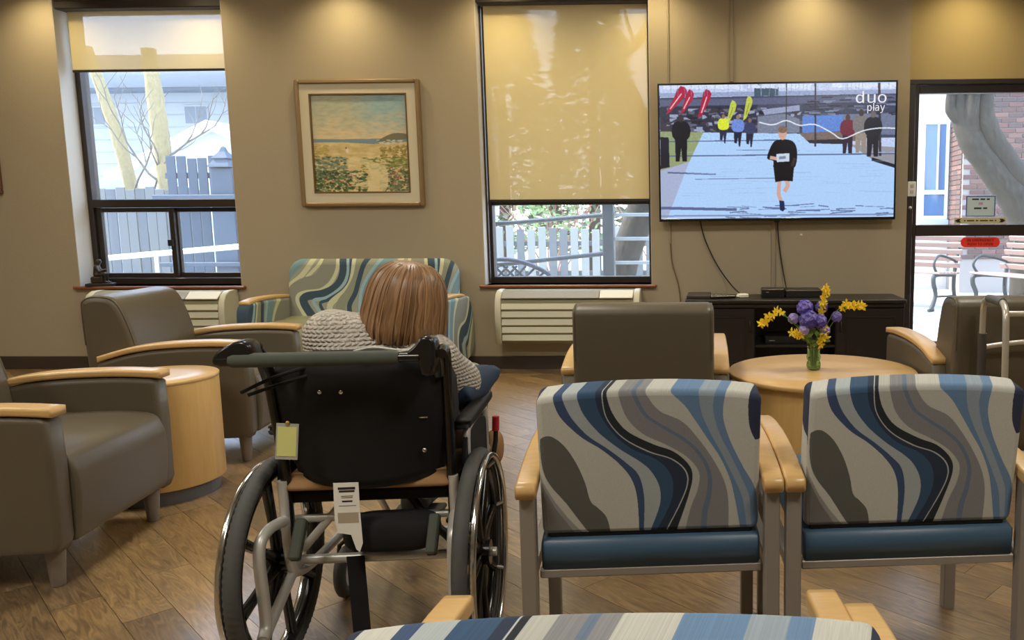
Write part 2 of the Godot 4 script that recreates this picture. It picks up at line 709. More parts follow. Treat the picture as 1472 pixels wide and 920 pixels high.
func make_fabrics() -> void:
	# guest-chair fabric, curves read in a 970 x 620 panel
	var raw := [
		[135, 85, 165, 180, 250, 270, 340, 330, 420, 400, 470, 470, 492, 560, 498, 710],
		[172, 85, 210, 180, 280, 265, 370, 330, 450, 395, 500, 450, 522, 550, 518, 710],
		[238, 85, 265, 170, 330, 255, 420, 330, 510, 390, 560, 440, 592, 510, 590, 590, 545, 710],
		[318, 85, 335, 170, 400, 270, 480, 335, 570, 375, 630, 430, 652, 500, 635, 590, 572, 710],
		[345, 85, 362, 190, 430, 280, 540, 345, 640, 380, 700, 430, 712, 490, 680, 580, 614, 710],
		[350, 85, 367, 190, 435, 278, 545, 341, 646, 377, 706, 428, 718, 490, 686, 580, 620, 710],
		[365, 85, 390, 170, 450, 250, 560, 310, 650, 345, 715, 400, 737, 460, 715, 560, 664, 710],
		[415, 85, 450, 190, 520, 265, 620, 315, 710, 370, 765, 440, 760, 520, 730, 600, 703, 710],
		[470, 85, 520, 180, 600, 240, 680, 290, 750, 350, 800, 440, 800, 540, 780, 620, 775, 710],
		[490, 85, 540, 180, 620, 236, 700, 286, 770, 350, 818, 440, 822, 540, 806, 620, 800, 710],
		[530, 85, 590, 165, 690, 215, 760, 290, 830, 390, 880, 490, 898, 580, 900, 710],
		[635, 85, 700, 145, 740, 200, 800, 290, 860, 380, 905, 480, 930, 580, 955, 710],
		[760, 85, 775, 180, 815, 270, 870, 370, 920, 470, 960, 560, 975, 640, 985, 710],
		[835, 85, 825, 160, 850, 260, 900, 360, 950, 460, 990, 550, 1000, 640, 1005, 710],
		[880, 85, 868, 190, 900, 300, 960, 420, 1012, 510, 1028, 600, 1030, 710],
		[985, 85, 978, 150, 985, 240, 1010, 300, 1034, 330, 1036, 710],
	]
	var curves := []
	for r in raw:
		var c := []
		for i in range(0, r.size(), 2):
			c.append(Vector2((r[i] - 65.0) / 970.0, (r[i + 1] - 85.0) / 620.0))
		curves.append(curve(c, 6))
	var cream := c8(194, 193, 186)
	var cols := [cream, c8(58, 78, 112), c8(166, 174, 178), c8(52, 80, 112), c8(38, 50, 72), c8(180, 182, 182), c8(32, 38, 46), c8(178, 178, 172), c8(130, 130, 134), c8(102, 117, 140), c8(132, 132, 136), c8(186, 186, 180), c8(100, 130, 166), c8(142, 155, 168), c8(104, 132, 168), c8(190, 190, 184), c8(42, 50, 74)]
	var im := band_image(640, 420, curves, cols)
	var q := func(pts: Array) -> Array:
		var o := []
		for i in range(0, pts.size(), 2):
			o.append(Vector2((pts[i] - 65.0) / 970.0 * 640.0, (pts[i + 1] - 85.0) / 620.0 * 420.0))
		return o
	fill_poly(im, q.call([65, 430, 80, 470, 130, 560, 180, 630, 250, 710, 65, 710]), c8(150, 149, 148))
	fill_poly(im, q.call([70, 470, 130, 590, 215, 710, 90, 710]), c8(122, 121, 121))
	fill_poly(im, curve(q.call([75, 300, 85, 275, 125, 268, 180, 310, 230, 390, 265, 480, 285, 560, 320, 595, 355, 640, 362, 715, 285, 715, 180, 570, 110, 480, 80, 400]), 4, true), c8(94, 93, 89))
	add_weave(im, 5)
	var f := smat(Color.WHITE, 0.9)
	f.albedo_texture = tex(im)
	f.texture_repeat = true
	M.fabric = f
	# sofa fabric: the same swirl at another cut, with a greenish daylight cast mixed into the colours
	var s := Image.create(640, 448, false, Image.FORMAT_RGB8)
	s.fill(c8(150, 152, 136))
	var A := c8(136, 136, 124)
	var B := c8(196, 196, 164)
	var C := c8(116, 146, 154)
	var D := c8(58, 76, 92)
	var E := c8(148, 176, 186)
	for k in [-1, 0, 1]:
		var sw := func(pts: Array, wd: float, col: Color) -> void:
			var o := []
			for i in range(0, pts.size(), 2):
				o.append(Vector2((pts[i] - 75.0 + k * 640.0), (pts[i + 1] - 70.0) * 0.985))
			stroke(s, curve(o, 6), wd, col)
		sw.call([345, 40, 200, 190, 120, 330, 95, 545], 85, C)
		sw.call([300, 40, 170, 180, 90, 330, 70, 545], 22, E)
		sw.call([430, 40, 310, 200, 205, 290, 170, 400, 188, 545], 36, B)
		sw.call([480, 40, 440, 120, 340, 220], 24, B)
		sw.call([530, 40, 505, 140, 430, 240, 300, 285, 232, 360, 240, 545], 105, A)
		sw.call([572, 40, 568, 150, 520, 250, 440, 310, 330, 325, 272, 350, 270, 410, 345, 545], 26, B)
		sw.call([610, 40, 610, 180, 560, 280, 460, 335, 340, 355, 310, 385, 330, 440, 400, 545], 58, D)
		sw.call([646, 40, 642, 190, 590, 290, 480, 365, 385, 385, 405, 440, 475, 545], 24, E)
		sw.call([668, 40, 660, 200, 610, 300, 490, 380, 430, 415, 505, 545], 22, D)
		sw.call([705, 40, 675, 220, 620, 315, 500, 420, 525, 545], 42, B)
		sw.call([750, 40, 715, 210, 650, 330, 580, 420, 585, 545], 70, c8(138, 142, 124))
		sw.call([840, 40, 765, 120, 722, 230, 690, 330, 640, 430, 660, 545], 34, D)
	add_weave(s, 6)
	var f2 := smat(Color.WHITE, 0.9)
	f2.albedo_texture = tex(s)
	M.fabric_sofa = f2

func add_weave(im: Image, sd: int) -> void:
	var r := RandomNumberGenerator.new()
	r.seed = sd
	for y in im.get_height():
		for x in im.get_width():
			var k := 1.0 + (r.randf() - 0.5) * 0.09 + (0.025 if (x + y) % 2 == 0 else -0.025)
			var c := im.get_pixel(x, y)
			im.set_pixel(x, y, Color(c.r * k, c.g * k, c.b * k))

# ---------------------------------------------------------------- room shell
func build_room() -> void:
	var X0 := -6.4
	var X1 := 3.6
	var Z1 := 8.6
	var CH := 2.95
	# floor: slab, planks laid at an angle, a plain remainder behind the camera
	var fl := struct_node("floor")
	var st := mb()
	box(st, Vector3(X0, -0.15, -0.25), Vector3(X1, -0.006, Z1))
	obj("subfloor", st, M.seam, fl)
	var region := PackedVector2Array([Vector2(-5.9, 0.0), Vector2(2.55, 0.0), Vector2(2.55, 4.75), Vector2(-5.9, 4.75)])
	var dir := Vector2(cos(deg_to_rad(41.0)), sin(deg_to_rad(41.0)))
	var per := Vector2(-dir.y, dir.x)
	var pw := 0.127
	var plen := 1.22
	var gap := 0.0007
	var r := RandomNumberGenerator.new()
	r.seed = 77
	for row in range(-60, 80):
		var start := r.randf() * plen
		for k in range(-9, 9):
			var o := per * (row * pw) + dir * (k * plen + start)
			var p := PackedVector2Array([o + dir * gap + per * gap, o + dir * (plen - gap) + per * gap, o + dir * (plen - gap) + per * (pw - gap), o + dir * gap + per * (pw - gap)])
			var mi := r.randi() % 5
			var ou := r.randf()
			var ov := r.randf()
			var hits := Geometry2D.intersect_polygons(p, region)
			for hit in hits:
				var area := 0.0
				for i in hit.size():
					area += hit[i].cross(hit[(i + 1) % hit.size()]) * 0.5
				if absf(area) < 0.0004:
					continue
				st = mb()
				uvf = func(q: Vector3) -> Vector2:
					var d := Vector2(q.x, q.z) - o
					return Vector2(ou + d.dot(dir) / 1.6, ov + d.dot(per) / 0.34)
				var pl := []
				for q in hit:
					pl.append(Vector2(q.x, -q.y))
				slab(st, pl, 1, -0.006, 0.0, 0.0, 1, Transform3D(), false)
				obj("plank", st, M.planks[mi], fl)
	uvf = null
	st = mb()
	box(st, Vector3(X0, -0.006, 4.75), Vector3(X1, 0.0, Z1))
	box(st, Vector3(X0, -0.006, 0.0), Vector3(-5.9, 0.0, 4.75))
	box(st, Vector3(2.55, -0.006, 0.0), Vector3(X1, 0.0, 4.75))
	var rest: StandardMaterial3D = M.planks[0].duplicate()
	rest.uv1_triplanar = true
	rest.uv1_scale = Vector3(0.7, 0.7, 0.7)
	obj("floor_remainder", st, rest, fl)
	# back wall with openings, built as one mesh of blocks
	st = mb()
	var T := -0.27
	var openings := [[-4.945, -3.675, 0.645, 2.76], [-1.80, -0.53, 0.645, 2.76], [1.36, 2.62, 0.0, 2.76]]
	var x := X0
	for o in openings:
		box(st, Vector3(x, 0, T), Vector3(o[0], CH, 0))
		if o[2] > 0.0:
			box(st, Vector3(o[0], 0, T), Vector3(o[1], o[2], 0))
		box(st, Vector3(o[0], o[3], T), Vector3(o[1], CH, 0))
		x = o[1]
	box(st, Vector3(x, 0, T), Vector3(X1, CH, 0))
	struct_mesh("wall_back", st, M.wall)
	for a in [["wall_left", Vector3(X0 - 0.2, 0, T), Vector3(X0, CH, Z1)], ["wall_right", Vector3(X1, 0, T), Vector3(X1 + 0.2, CH, Z1)], ["wall_front", Vector3(X0 - 0.2, 0, Z1), Vector3(X1 + 0.2, CH, Z1 + 0.2)]]:
		st = mb()
		box(st, a[1], a[2])
		struct_mesh(a[0], st, M.wall)
	st = mb()
	box(st, Vector3(X0 - 0.2, CH, T), Vector3(X1 + 0.2, CH + 0.2, Z1 + 0.2))
	struct_mesh("ceiling", st, M.ceiling)
	# baseboard
	st = mb()
	rbox(st, Vector3(X0, 0.0, 0.0), Vector3(1.36, 0.1, 0.012), 0.004)
	struct_mesh("baseboard_back", st, M.base)
	st = mb()
	rbox(st, Vector3(X0, 0.0, 0.012), Vector3(X0 + 0.012, 0.1, Z1), 0.004)
	struct_mesh("baseboard_left", st, M.base)

func build_lights() -> void:
	# recessed downlights along the window wall, out of the picture above; they make the scallops on the wall
	var warm := Color(1.0, 0.92, 0.72)
	var em := smat(c8(255, 236, 200), 0.5)
	em.emission_enabled = true
	em.emission = Color(1.0, 0.86, 0.62)
	em.emission_energy_multiplier = 2.0
	var places := []
	for i in 7:
		places.append([Vector3(-5.0 + 1.125 * i, 2.95, 0.26), 1.0, 66.0, ["over the left edge of the left window", "over the right edge of the left window", "over the beach painting", "over the left edge of the shaded window", "over the right edge of the shaded window", "over the television", "over the glass door"][i]])
	for p in places:
		var at: Vector3 = p[0]
		var t := thing("ceiling_downlight", "recessed round downlight in ceiling " + p[3], "ceiling light", at, 0.0, "downlights along the window wall")
		var st := mb(true)
		lathe(st, [Vector2(0.062, -0.004), Vector2(0.085, -0.004), Vector2(0.085, 0.0), Vector2(0.062, 0.0), Vector2(0.062, -0.004)], 24)
		obj("trim_ring", st, M.white_plastic, t)
		st = mb(true)
		lathe(st, [Vector2(0.0, -0.0025), Vector2(0.06, -0.0025), Vector2(0.06, -0.0005), Vector2(0.0, -0.0005)], 24)
		obj("lamp_lens", st, em, t)
		var l := SpotLight3D.new()
		l.name = "lamp_light"
		l.light_color = warm
		l.light_energy = p[1]
		l.spot_angle = p[2]
		l.spot_angle_attenuation = 1.0
		l.spot_range = 12.0
		l.spot_attenuation = 2.0
		l.light_size = 0.06
		l.shadow_enabled = true
		t.add_child(l)
		l.position = Vector3(0, -0.012, 0)
		l.rotation.x = -PI / 2
	# ceiling panels over the seating, above and behind the frame
	var pe := smat(c8(255, 245, 226), 0.5)
	pe.emission_enabled = true
	pe.emission = Color(1.0, 0.93, 0.80)
	pe.emission_energy_multiplier = 1.6
	var words := ["left front", "middle front", "right front", "left rear", "middle rear", "right rear"]
	var k := 0
	for z in [2.6, 5.6]:
		for x in [-4.2, -1.4, 1.4]:
			var t := thing("ceiling_panel_light", "square diffuser panel light in ceiling, %s of the six" % words[k], "ceiling light", Vector3(x, 2.95, z), 0.0, "ceiling panel lights")
			k += 1
			var st := mb()
			for b in [[-0.32, -0.32, 0.32, -0.3], [-0.32, 0.3, 0.32, 0.32], [-0.32, -0.3, -0.3, 0.3], [0.3, -0.3, 0.32, 0.3]]:
				box(st, Vector3(b[0], -0.012, b[1]), Vector3(b[2], 0.0, b[3]))
			obj("frame", st, M.white_plastic, t)
			st = mb()
			box(st, Vector3(-0.3, -0.006, -0.3), Vector3(0.3, 0.0, 0.3))
			obj("lamp_diffuser", st, pe, t)
			var l := AreaLight3D.new()
			l.name = "lamp_light"
			l.light_color = Color(1.0, 0.985, 0.93)
			l.area_size = Vector2(0.58, 0.58)
			l.light_energy = 2.7
			l.area_range = 14.0
			l.shadow_enabled = true
			t.add_child(l)
			l.position = Vector3(0, -0.015, 0)
			l.rotation.x = -PI / 2

# ---------------------------------------------------------------- windows
func bar(st: SurfaceTool, x0: float, y0: float, x1: float, y1: float, z0: float, z1: float, b := 0.003) -> void:
	rbox(st, Vector3(x0, y0, z0), Vector3(x1, y1, z1), b)

func build_windows() -> void:
	for n in 2:
		var L: float = [-4.945, -1.80][n]
		var R: float = [-3.675, -0.53][n]
		var w := struct_node("window_%d" % (n + 1), Vector3((L + R) / 2, 0.645, -0.18))
		var h := (R - L) / 2
		var B := 0.0
		var T := 2.115
		var st := mb()
		# reveal sides in wall paint, made paler to carry the daylight on them
		bar(st, -h, B, -h + 0.004, T, 0.0, 0.178, 0.0)
		bar(st, h - 0.004, B, h, T, 0.0, 0.178, 0.0)
		obj("reveal_daylight_tint", st, M.reveal, w)
		# frame
		st = mb()
		var f := 0.028 if n == 1 else 0.04
		bar(st, -h + 0.004, B, -h + f + 0.004, T, -0.06, 0.03)
		bar(st, h - f - 0.004, B, h - 0.004, T, -0.06, 0.03)
		bar(st, -h + f + 0.004, B, h - f - 0.004, B + 0.05, -0.06, 0.03)
		bar(st, -h + f + 0.004, T - 0.06, h - f - 0.004, T, -0.06, 0.03)
		obj("window_frame", st, M.frame, w)
		# meeting rail and lower sashes
		st = mb()
		var ry := 0.60
		if n == 0:
			bar(st, -h + f + 0.004, ry, h - f - 0.004, ry + 0.062, -0.055, 0.034)
			obj("transom_rail", st, M.frame, w)
			for s in 2:
				st = mb()
				var a := -h + f + 0.008 if s == 0 else 0.0
				var b := 0.03 if s == 0 else h - f - 0.008
				var z := 0.0 if s == 0 else -0.03
				bar(st, a, 0.052, a + 0.04, ry - 0.002, z - 0.025, z + 0.01)
				bar(st, b - 0.04, 0.052, b, ry - 0.002, z - 0.025, z + 0.01)
				bar(st, a + 0.04, 0.052, b - 0.04, 0.09, z - 0.025, z + 0.01)
				bar(st, a + 0.04, ry - 0.035, b - 0.04, ry - 0.002, z - 0.025, z + 0.01)
				var sash := obj("sliding_sash", st, M.frame, w)
				st = mb()
				box(st, Vector3(a + 0.04, 0.09, z - 0.012), Vector3(b - 0.04, ry - 0.035, z - 0.008))
				obj("pane", st, M.glass, sash)
				if s == 0:
					st = mb()
					bar(st, b - 0.055, 0.30, b - 0.012, 0.35, z + 0.01, z + 0.028)
					obj("sash_latch", st, M.black, sash)
			st = mb()
			box(st, Vector3(-h + f, ry + 0.062, -0.022), Vector3(h - f, T - 0.06, -0.018))
			obj("pane", st, M.glass, w)
		else:
			bar(st, -h + f + 0.004, ry, h - f - 0.004, ry + 0.028, -0.045, 0.034)
			obj("transom_rail", st, M.frame, w)
			st = mb()
			box(st, Vector3(-h + f, 0.05, -0.022), Vector3(h - f, ry, -0.018))
			obj("pane", st, M.glass, w)
			st = mb()
			box(st, Vector3(-h + f, ry + 0.028, -0.022), Vector3(h - f, T - 0.06, -0.018))
			obj("pane", st, M.glass, w)
		# wooden sill board
		st = mb()
		rbox(st, Vector3(-h - 0.035, -0.022, 0.0), Vector3(h + 0.035, 0.0, 0.215), 0.006)
		obj("window_sill", st, M.sill, w)
		# roller blind: box, cloth, hem bar
		var drop: float = [2.275, 1.285][n]
		var bl := thing("roller_blind", ["short cream roller blind raised near the top of the left window", "long cream roller blind covering most of the middle window"][n], "blind", Vector3((L + R) / 2, 2.70, -0.10))
		st = mb()
		rbox(st, Vector3(-h + 0.006, 0.0, -0.03), Vector3(h - 0.006, 0.06, 0.09), 0.006)
		obj("cassette", st, M.frame, bl)
		st = mb()
		box(st, Vector3(-h + 0.035, drop - 2.70, -0.0005), Vector3(h - 0.022, 0.0, 0.0005))
		obj("cloth", st, M.blind_open if n == 0 else M.blind, bl)
		st = mb()
		rbox(st, Vector3(-h + 0.035, drop - 2.70 - 0.016, -0.008), Vector3(h - 0.022, drop - 2.70 + 0.002, 0.008), 0.003)
		obj("hem_bar", st, M.frame, bl)
		st = mb()
		if n == 1:
			bar(st, -h + 0.006, -2.045, -h + 0.018, 0.0, -0.014, 0.014, 0.002)
			obj("side_channel", st, M.frame, bl)
			st = mb()
			bar(st, h - 0.018, -2.045, h - 0.006, 0.0, -0.014, 0.014, 0.002)
			obj("side_channel", st, M.frame, bl)

func text_mesh(s: String, size: float, depth := 0.001, serif := false, bold := true) -> TextMesh:
	var t := TextMesh.new()
	t.text = s
	var f := SystemFont.new()
	f.font_names = PackedStringArray(["Droid Serif" if serif else "Droid Sans"])
	f.font_weight = 700 if bold else 400
	t.font = f
	t.font_size = 32
	t.pixel_size = size / 32.0
	t.depth = depth
	return t

# a line of print too small to read in the picture: one thin mark for each word
func word_marks(parent: Node, called: String, m: Material, y: float, z: float, words: Array, h: float) -> void:
	var total := -h
	for w in words:
		total += w + h
	var x := -total / 2
	var st := mb()
	for w in words:
		box(st, Vector3(x, y - h / 2, z), Vector3(x + w, y + h / 2, z + 0.0003))
		x += w + h
	obj(called, st, m, parent)

# thin paper or film stuck on glass: daylight shines through it
func lit_sheet(c: Color) -> StandardMaterial3D:
	var m := smat(c, 0.7)
	m.backlight_enabled = true
	m.backlight = c.darkened(0.25)
	return m

func build_door() -> void:
	var d := struct_node("door_1", Vector3(1.36, 0, -0.06))
	var W := 1.26
	var st := mb()
	bar(st, 0.0, 0.0, 0.045, 2.09, -0.08, 0.055)
	bar(st, W - 0.045, 0.0, W, 2.09, -0.08, 0.055)
	bar(st, 0.0, 2.09, W, 2.125, -0.08, 0.055)
	obj("door_frame", st, M.frame, d)
	st = mb()
	bar(st, 0.048, 0.012, 0.078, 2.085, -0.03, 0.03)
	bar(st, W - 0.10, 0.012, W - 0.048, 2.085, -0.03, 0.03)
	bar(st, 0.078, 2.03, W - 0.10, 2.085, -0.03, 0.03)
	bar(st, 0.078, 0.996, W - 0.10, 1.078, -0.03, 0.03)
	bar(st, 0.078, 0.012, W - 0.10, 0.2, -0.03, 0.03)
	var leaf := obj("door_leaf", st, M.frame, d)
	for p in [[0.2, 0.996], [1.078, 2.03]]:
		st = mb()
		box(st, Vector3(0.078, p[0], -0.004), Vector3(W - 0.10, p[1], 0.002))
		obj("pane", st, M.glass, leaf)
	st = mb()
	lathe(st, [Vector2(0, 0), Vector2(0.012, 0.0), Vector2(0.012, 0.008), Vector2(0.007, 0.016), Vector2(0, 0.018)], 16, Transform3D(Basis(Vector3.RIGHT, PI / 2), Vector3(0.024, 1.205, 0.055)))
	obj("key_cylinder", st, M.silver, d)
	# blind over the transom
	var b := thing("roller_blind", "yellowish roller blind panel above the glass door", "blind", Vector3(1.36 + W / 2, 2.72, -0.05))
	st = mb()
	rbox(st, Vector3(-W / 2 + 0.004, 0.0, -0.03), Vector3(W / 2 - 0.004, 0.04, 0.045), 0.004)
	obj("cassette", st, M.reveal, b)
	st = mb()
	box(st, Vector3(-W / 2 + 0.006, -0.59, -0.001), Vector3(W / 2 - 0.006, 0.0, 0.001))
	obj("cloth", st, M.blind_solid, b)
	# transom glazing behind it
	var tw := struct_node("window_3", Vector3(1.36, 2.125, -0.12))
	st = mb()
	bar(st, 0.0, 0.0, 0.04, 0.635, -0.02, 0.02)
	bar(st, W - 0.04, 0.0, W, 0.635, -0.02, 0.02)
	bar(st, 0.04, 0.595, W - 0.04, 0.635, -0.02, 0.02)
	obj("window_frame", st, M.frame, tw)
	st = mb()
	box(st, Vector3(0.04, 0.0, -0.002), Vector3(W - 0.04, 0.595, 0.002))
	obj("pane", st, M.glass, tw)
	# signs on the glass
	var z := -0.052
	var s := thing("door_notice", "white paper notice taped to the upper glass of the door", "sign", Vector3(1.915, 1.213, z))
	st = mb()
	box(st, Vector3(-0.108, -0.074, -0.001), Vector3(0.108, 0.076, 0.0))
	obj("backing_sheet", st, smat(c8(58, 92, 150), 0.5), s)
	st = mb()
	box(st, Vector3(-0.1, -0.069, 0.0), Vector3(0.1, 0.069, 0.001))
	obj("paper", st, lit_sheet(c8(214, 232, 240)), s)
	var dark := smat(c8(40, 46, 66), 0.7)
	word_marks(s, "print_line", dark, 0.052, 0.0012, [0.05, 0.035, 0.022], 0.011)
	word_marks(s, "print_line", dark, -0.014, 0.0012, [0.055, 0.03], 0.012)
	word_marks(s, "print_line", smat(c8(196, 156, 204), 0.7), 0.02, 0.0012, [0.03], 0.018)
	s = thing("door_direction_strip", "beige strip with black arrowheads at the foot of the upper glass", "sign", Vector3(1.915, 1.108, z))
	st = mb()
	box(st, Vector3(-0.19, -0.022, -0.001), Vector3(0.19, 0.022, 0.001))
	obj("plate", st, lit_sheet(c8(196, 186, 150)), s)
	for e in [-1, 1]:
		st = mb()
		slab(st, [Vector2(e * 0.185, 0), Vector2(e * 0.165, 0.013), Vector2(e * 0.14, 0.013), Vector2(e * 0.152, 0), Vector2(e * 0.14, -0.013), Vector2(e * 0.165, -0.013)], 2, 0.001, 0.002, 0.0, 1, Transform3D(), false)
		obj("arrowhead", st, M.black, s)
	word_marks(s, "print_line", smat(c8(70, 62, 44), 0.7), 0.0, 0.0012, [0.012, 0.055, 0.02, 0.06, 0.03, 0.012], 0.01)
	s = thing("emergency_sticker", "red rounded sticker reading IN EMERGENCY PUSH TO OPEN on door", "sign", Vector3(1.922, 0.948, z))
	st = mb()
	slab(st, rrect(-0.145, -0.036, 0.145, 0.036, 0.0355, 6), 2, -0.001, 0.001, 0.0, 1, Transform3D(), false)
	obj("plate", st, lit_sheet(c8(236, 70, 50)), s)
	inst("lettering", text_mesh("IN EMERGENCY", 0.027), smat(c8(96, 20, 16), 0.7), s, Transform3D(Basis(), Vector3(0, 0.0145, 0.0012)))
	inst("lettering", text_mesh("PUSH TO OPEN", 0.027), smat(c8(96, 20, 16), 0.7), s, Transform3D(Basis(), Vector3(0, -0.0145, 0.0012)))
	# access plate on the jamb
	s = thing("door_release_plate", "small pale switch plate on the dark door jamb", "switch", Vector3(1.392, 1.342, -0.003))
	st = mb()
	rbox(st, Vector3(-0.03, -0.054, 0.0), Vector3(0.03, 0.054, 0.008), 0.003)
	obj("plate", st, M.white_plastic, s)
	st = mb()
	rbox(st, Vector3(-0.012, 0.01, 0.008), Vector3(0.012, 0.034, 0.012), 0.002)
	rbox(st, Vector3(-0.012, -0.034, 0.008), Vector3(0.012, -0.01, 0.012), 0.002)
	obj("button", st, M.card_edge, s)

# ---------------------------------------------------------------- outside
func limb(st: SurfaceTool, pts: Array, radii: Array, sd: int, sides := 14) -> void:
	var c := curve(pts, 6)
	var rr := []
	var n := noise(3.0, sd, 2)
	for i in c.size():
		var f := float(i) / (c.size() - 1) * (radii.size() - 1)
		var k := mini(int(f), radii.size() - 2)
		rr.append(lerpf(radii[k], radii[k + 1], f - k) * (1.0 + 0.12 * n.get_noise_1d(i * 0.9)))
	tube(st, c, rr, sides)

func twigs(st: SurfaceTool, from: Vector3, dir: Vector3, length: float, r: float, depth: int, g: RandomNumberGenerator) -> void:
	var p := from
	var pts := [p]
	var d := dir
	for i in 4:
		d = (d + Vector3(g.randf_range(-0.3, 0.3), g.randf_range(-0.15, 0.3), g.randf_range(-0.25, 0.25))).normalized()
		p += d * length / 4
		pts.append(p)
	tube(st, pts, [r, r * 0.85, r * 0.7, r * 0.6, r * 0.45], 5)
	if depth > 0:
		for k in 3:
			var q: Vector3 = pts[2 + k % 3]
			var nd := (d + Vector3(g.randf_range(-1, 1), g.randf_range(-0.3, 0.8), g.randf_range(-0.6, 0.6))).normalized()
			twigs(st, q, nd, length * 0.62, r * 0.55, depth - 1, g)

func build_outside() -> void:
	var bark := smat(Color.WHITE, 0.95)
	bark.albedo_texture = tex(grain_image(128, 256, 16.0, 7.0, c8(84, 80, 72), c8(124, 120, 110), 61, 1.3, 1.0))
	bark.heightmap_enabled = true
	bark.heightmap_texture = bark.albedo_texture
	bark.heightmap_scale = 1.2
	bark.uv1_triplanar = true
	bark.uv1_scale = Vector3.ONE * 1.6
	var dark_bark: StandardMaterial3D = bark.duplicate()
	dark_bark.albedo_texture = tex(grain_image(128, 256, 16.0, 7.0, c8(28, 26, 21), c8(62, 59, 50), 63, 1.3, 1.0))
	var pale_bark: StandardMaterial3D = bark.duplicate()
	pale_bark.albedo_texture = tex(grain_image(128, 256, 16.0, 7.0, c8(122, 110, 78), c8(152, 140, 106), 62, 1.0, 1.0))
	var st := mb()
	box(st, Vector3(-40, -0.3, -45), Vector3(30, -0.02, -0.27))
	var gm := smat(Color.WHITE, 0.95)
	gm.albedo_texture = tex(grain_image(256, 256, 20.0, 20.0, c8(156, 158, 158), c8(196, 196, 192), 71, 1.0, 0.5))
	gm.uv1_triplanar = true
	gm.uv1_scale = Vector3.ONE * 0.4
	struct_mesh("ground_outside", st, gm)
	# --- fences made of single boards
	var board := smat(c8(96, 99, 99), 0.9)
	var board2 := smat(c8(84, 89, 93), 0.9)
	var bluish := smat(c8(62, 73, 86), 0.85)
	fence("board_fence", "weathered grey board fence outside the left half of left window", Vector3(-13.2, 0, -6.2), 5.3, 0.155, 1.66, [board, board2], 5, 0.012)
	fence("board_fence", "tall blue-grey gate fence outside the right half of left window", Vector3(-7.8, 0, -5.2), 2.9, 0.15, 2.04, [bluish, bluish], 6, 0.02)
	fence("board_fence", "pale picket fence beyond the metal railing outside the middle window", Vector3(-4.6, 0, -6.6), 5.2, 0.17, 1.02, [board, smat(c8(132, 134, 128), 0.9)], 7, 0.05)
	# --- gate post with a lantern-shaped cap
	var t := thing("gate_post", "square gate post with pointed cap behind the left window", "post", Vector3(-6.82, 0, -4.95))
	st = mb()
	rbox(st, Vector3(-0.15, 0, -0.1), Vector3(0.15, 1.86, 0.1), 0.01)
	obj("shaft", st, bluish, t)
	st = mb()
	lathe(st, [Vector2(0.0, 1.86), Vector2(0.22, 1.87), Vector2(0.2, 1.9), Vector2(0.13, 1.97), Vector2(0.16, 1.99), Vector2(0.06, 2.08), Vector2(0.03, 2.14), Vector2(0.0, 2.16)], 4, Transform3D(Basis(Vector3.UP, PI / 4)), false)
	obj("cap", st, bluish, t)
	st = mb()
	rbox(st, Vector3(-0.95, 1.40, 0.1), Vector3(0.55, 1.50, 0.16), 0.01)
	rbox(st, Vector3(-0.95, 0.52, 0.1), Vector3(0.55, 0.58, 0.16), 0.01)
	obj("gate_rail", st, bluish, t)
	# handrail that slants across the lower panes
	t = thing("handrail", "slim pale handrail slanting behind the lower panes of left window", "railing", Vector3(-6.4, 0, -2.6))
	st = mb()
	tube(st, [Vector3(-1.4, 0.66, 0.0), Vector3(1.6, 0.9, 0.0)], 0.03, 8)
	obj("rail", st, smat(c8(190, 196, 200), 0.4, 0.3), t)
	for x in [-1.3, 0.2, 1.5]:
		st = mb()
		tube(st, [Vector3(x, -0.02, 0), Vector3(x, 0.66 + (x + 1.4) * 0.08, 0)], 0.02, 8)
		obj("post", st, M.silver, t)
	# --- white house far left, garage with gable in front of it
	var siding := smat(c8(176, 186, 196), 0.8)
	var roofm := smat(c8(188, 196, 206), 0.8)
	var dark := smat(c8(120, 134, 150), 0.5)
	t = thing("white_house", "long white two-storey house far behind the left window", "house", Vector3(-16, 0, -16))
	st = mb()
	box(st, Vector3(-9, 0, -4), Vector3(9, 4.75, 0))
	obj("wall", st, siding, t)
	for i in 14:
		st = mb()
		rbox(st, Vector3(-9, 0.1 + i * 0.33, 0.0), Vector3(9, 0.40 + i * 0.33, 0.025), 0.006)
		obj("siding_board", st, siding, t)
	st = mb()
	slab(st, [Vector2(-0.5, 4.7), Vector2(4.6, 4.7), Vector2(2.0, 7.1)], 0, -9.4, 9.4, 0.0, 1, Transform3D(Basis(Vector3.UP, PI), Vector3.ZERO), false)
	obj("roof", st, roofm, t)
	st = mb()
	rbox(st, Vector3(-9.4, 4.62, 0.03), Vector3(9.4, 4.74, 0.5), 0.02)
	obj("eave", st, dark, t)
	for x in [-1.2, 1.65, 4.9]:
		st = mb()
		rbox(st, Vector3(x - 0.34, 3.75, 0.03), Vector3(x + 0.34, 4.3, 0.06), 0.01)
		var wf := obj("window", st, siding, t)
		for k in 2:
			st = mb()
			box(st, Vector3(x - 0.3 + k * 0.31, 3.8, 0.06), Vector3(x - 0.01 + k * 0.31, 4.25, 0.065))
			obj("pane", st, dark, wf)
	t = thing("garage", "white garage with a pointed gable behind the gate fence", "building", Vector3(-11.05, 0, -11.5))
	st = mb()
	box(st, Vector3(-2.0, 0, -3.8), Vector3(2.0, 2.2, 0))
	slab(st, [Vector2(-2.0, 2.2), Vector2(2.0, 2.2), Vector2(0, 3.12)], 2, -3.8, 0.0, 0.0, 1, Transform3D(), false)
	obj("wall", st, siding, t)
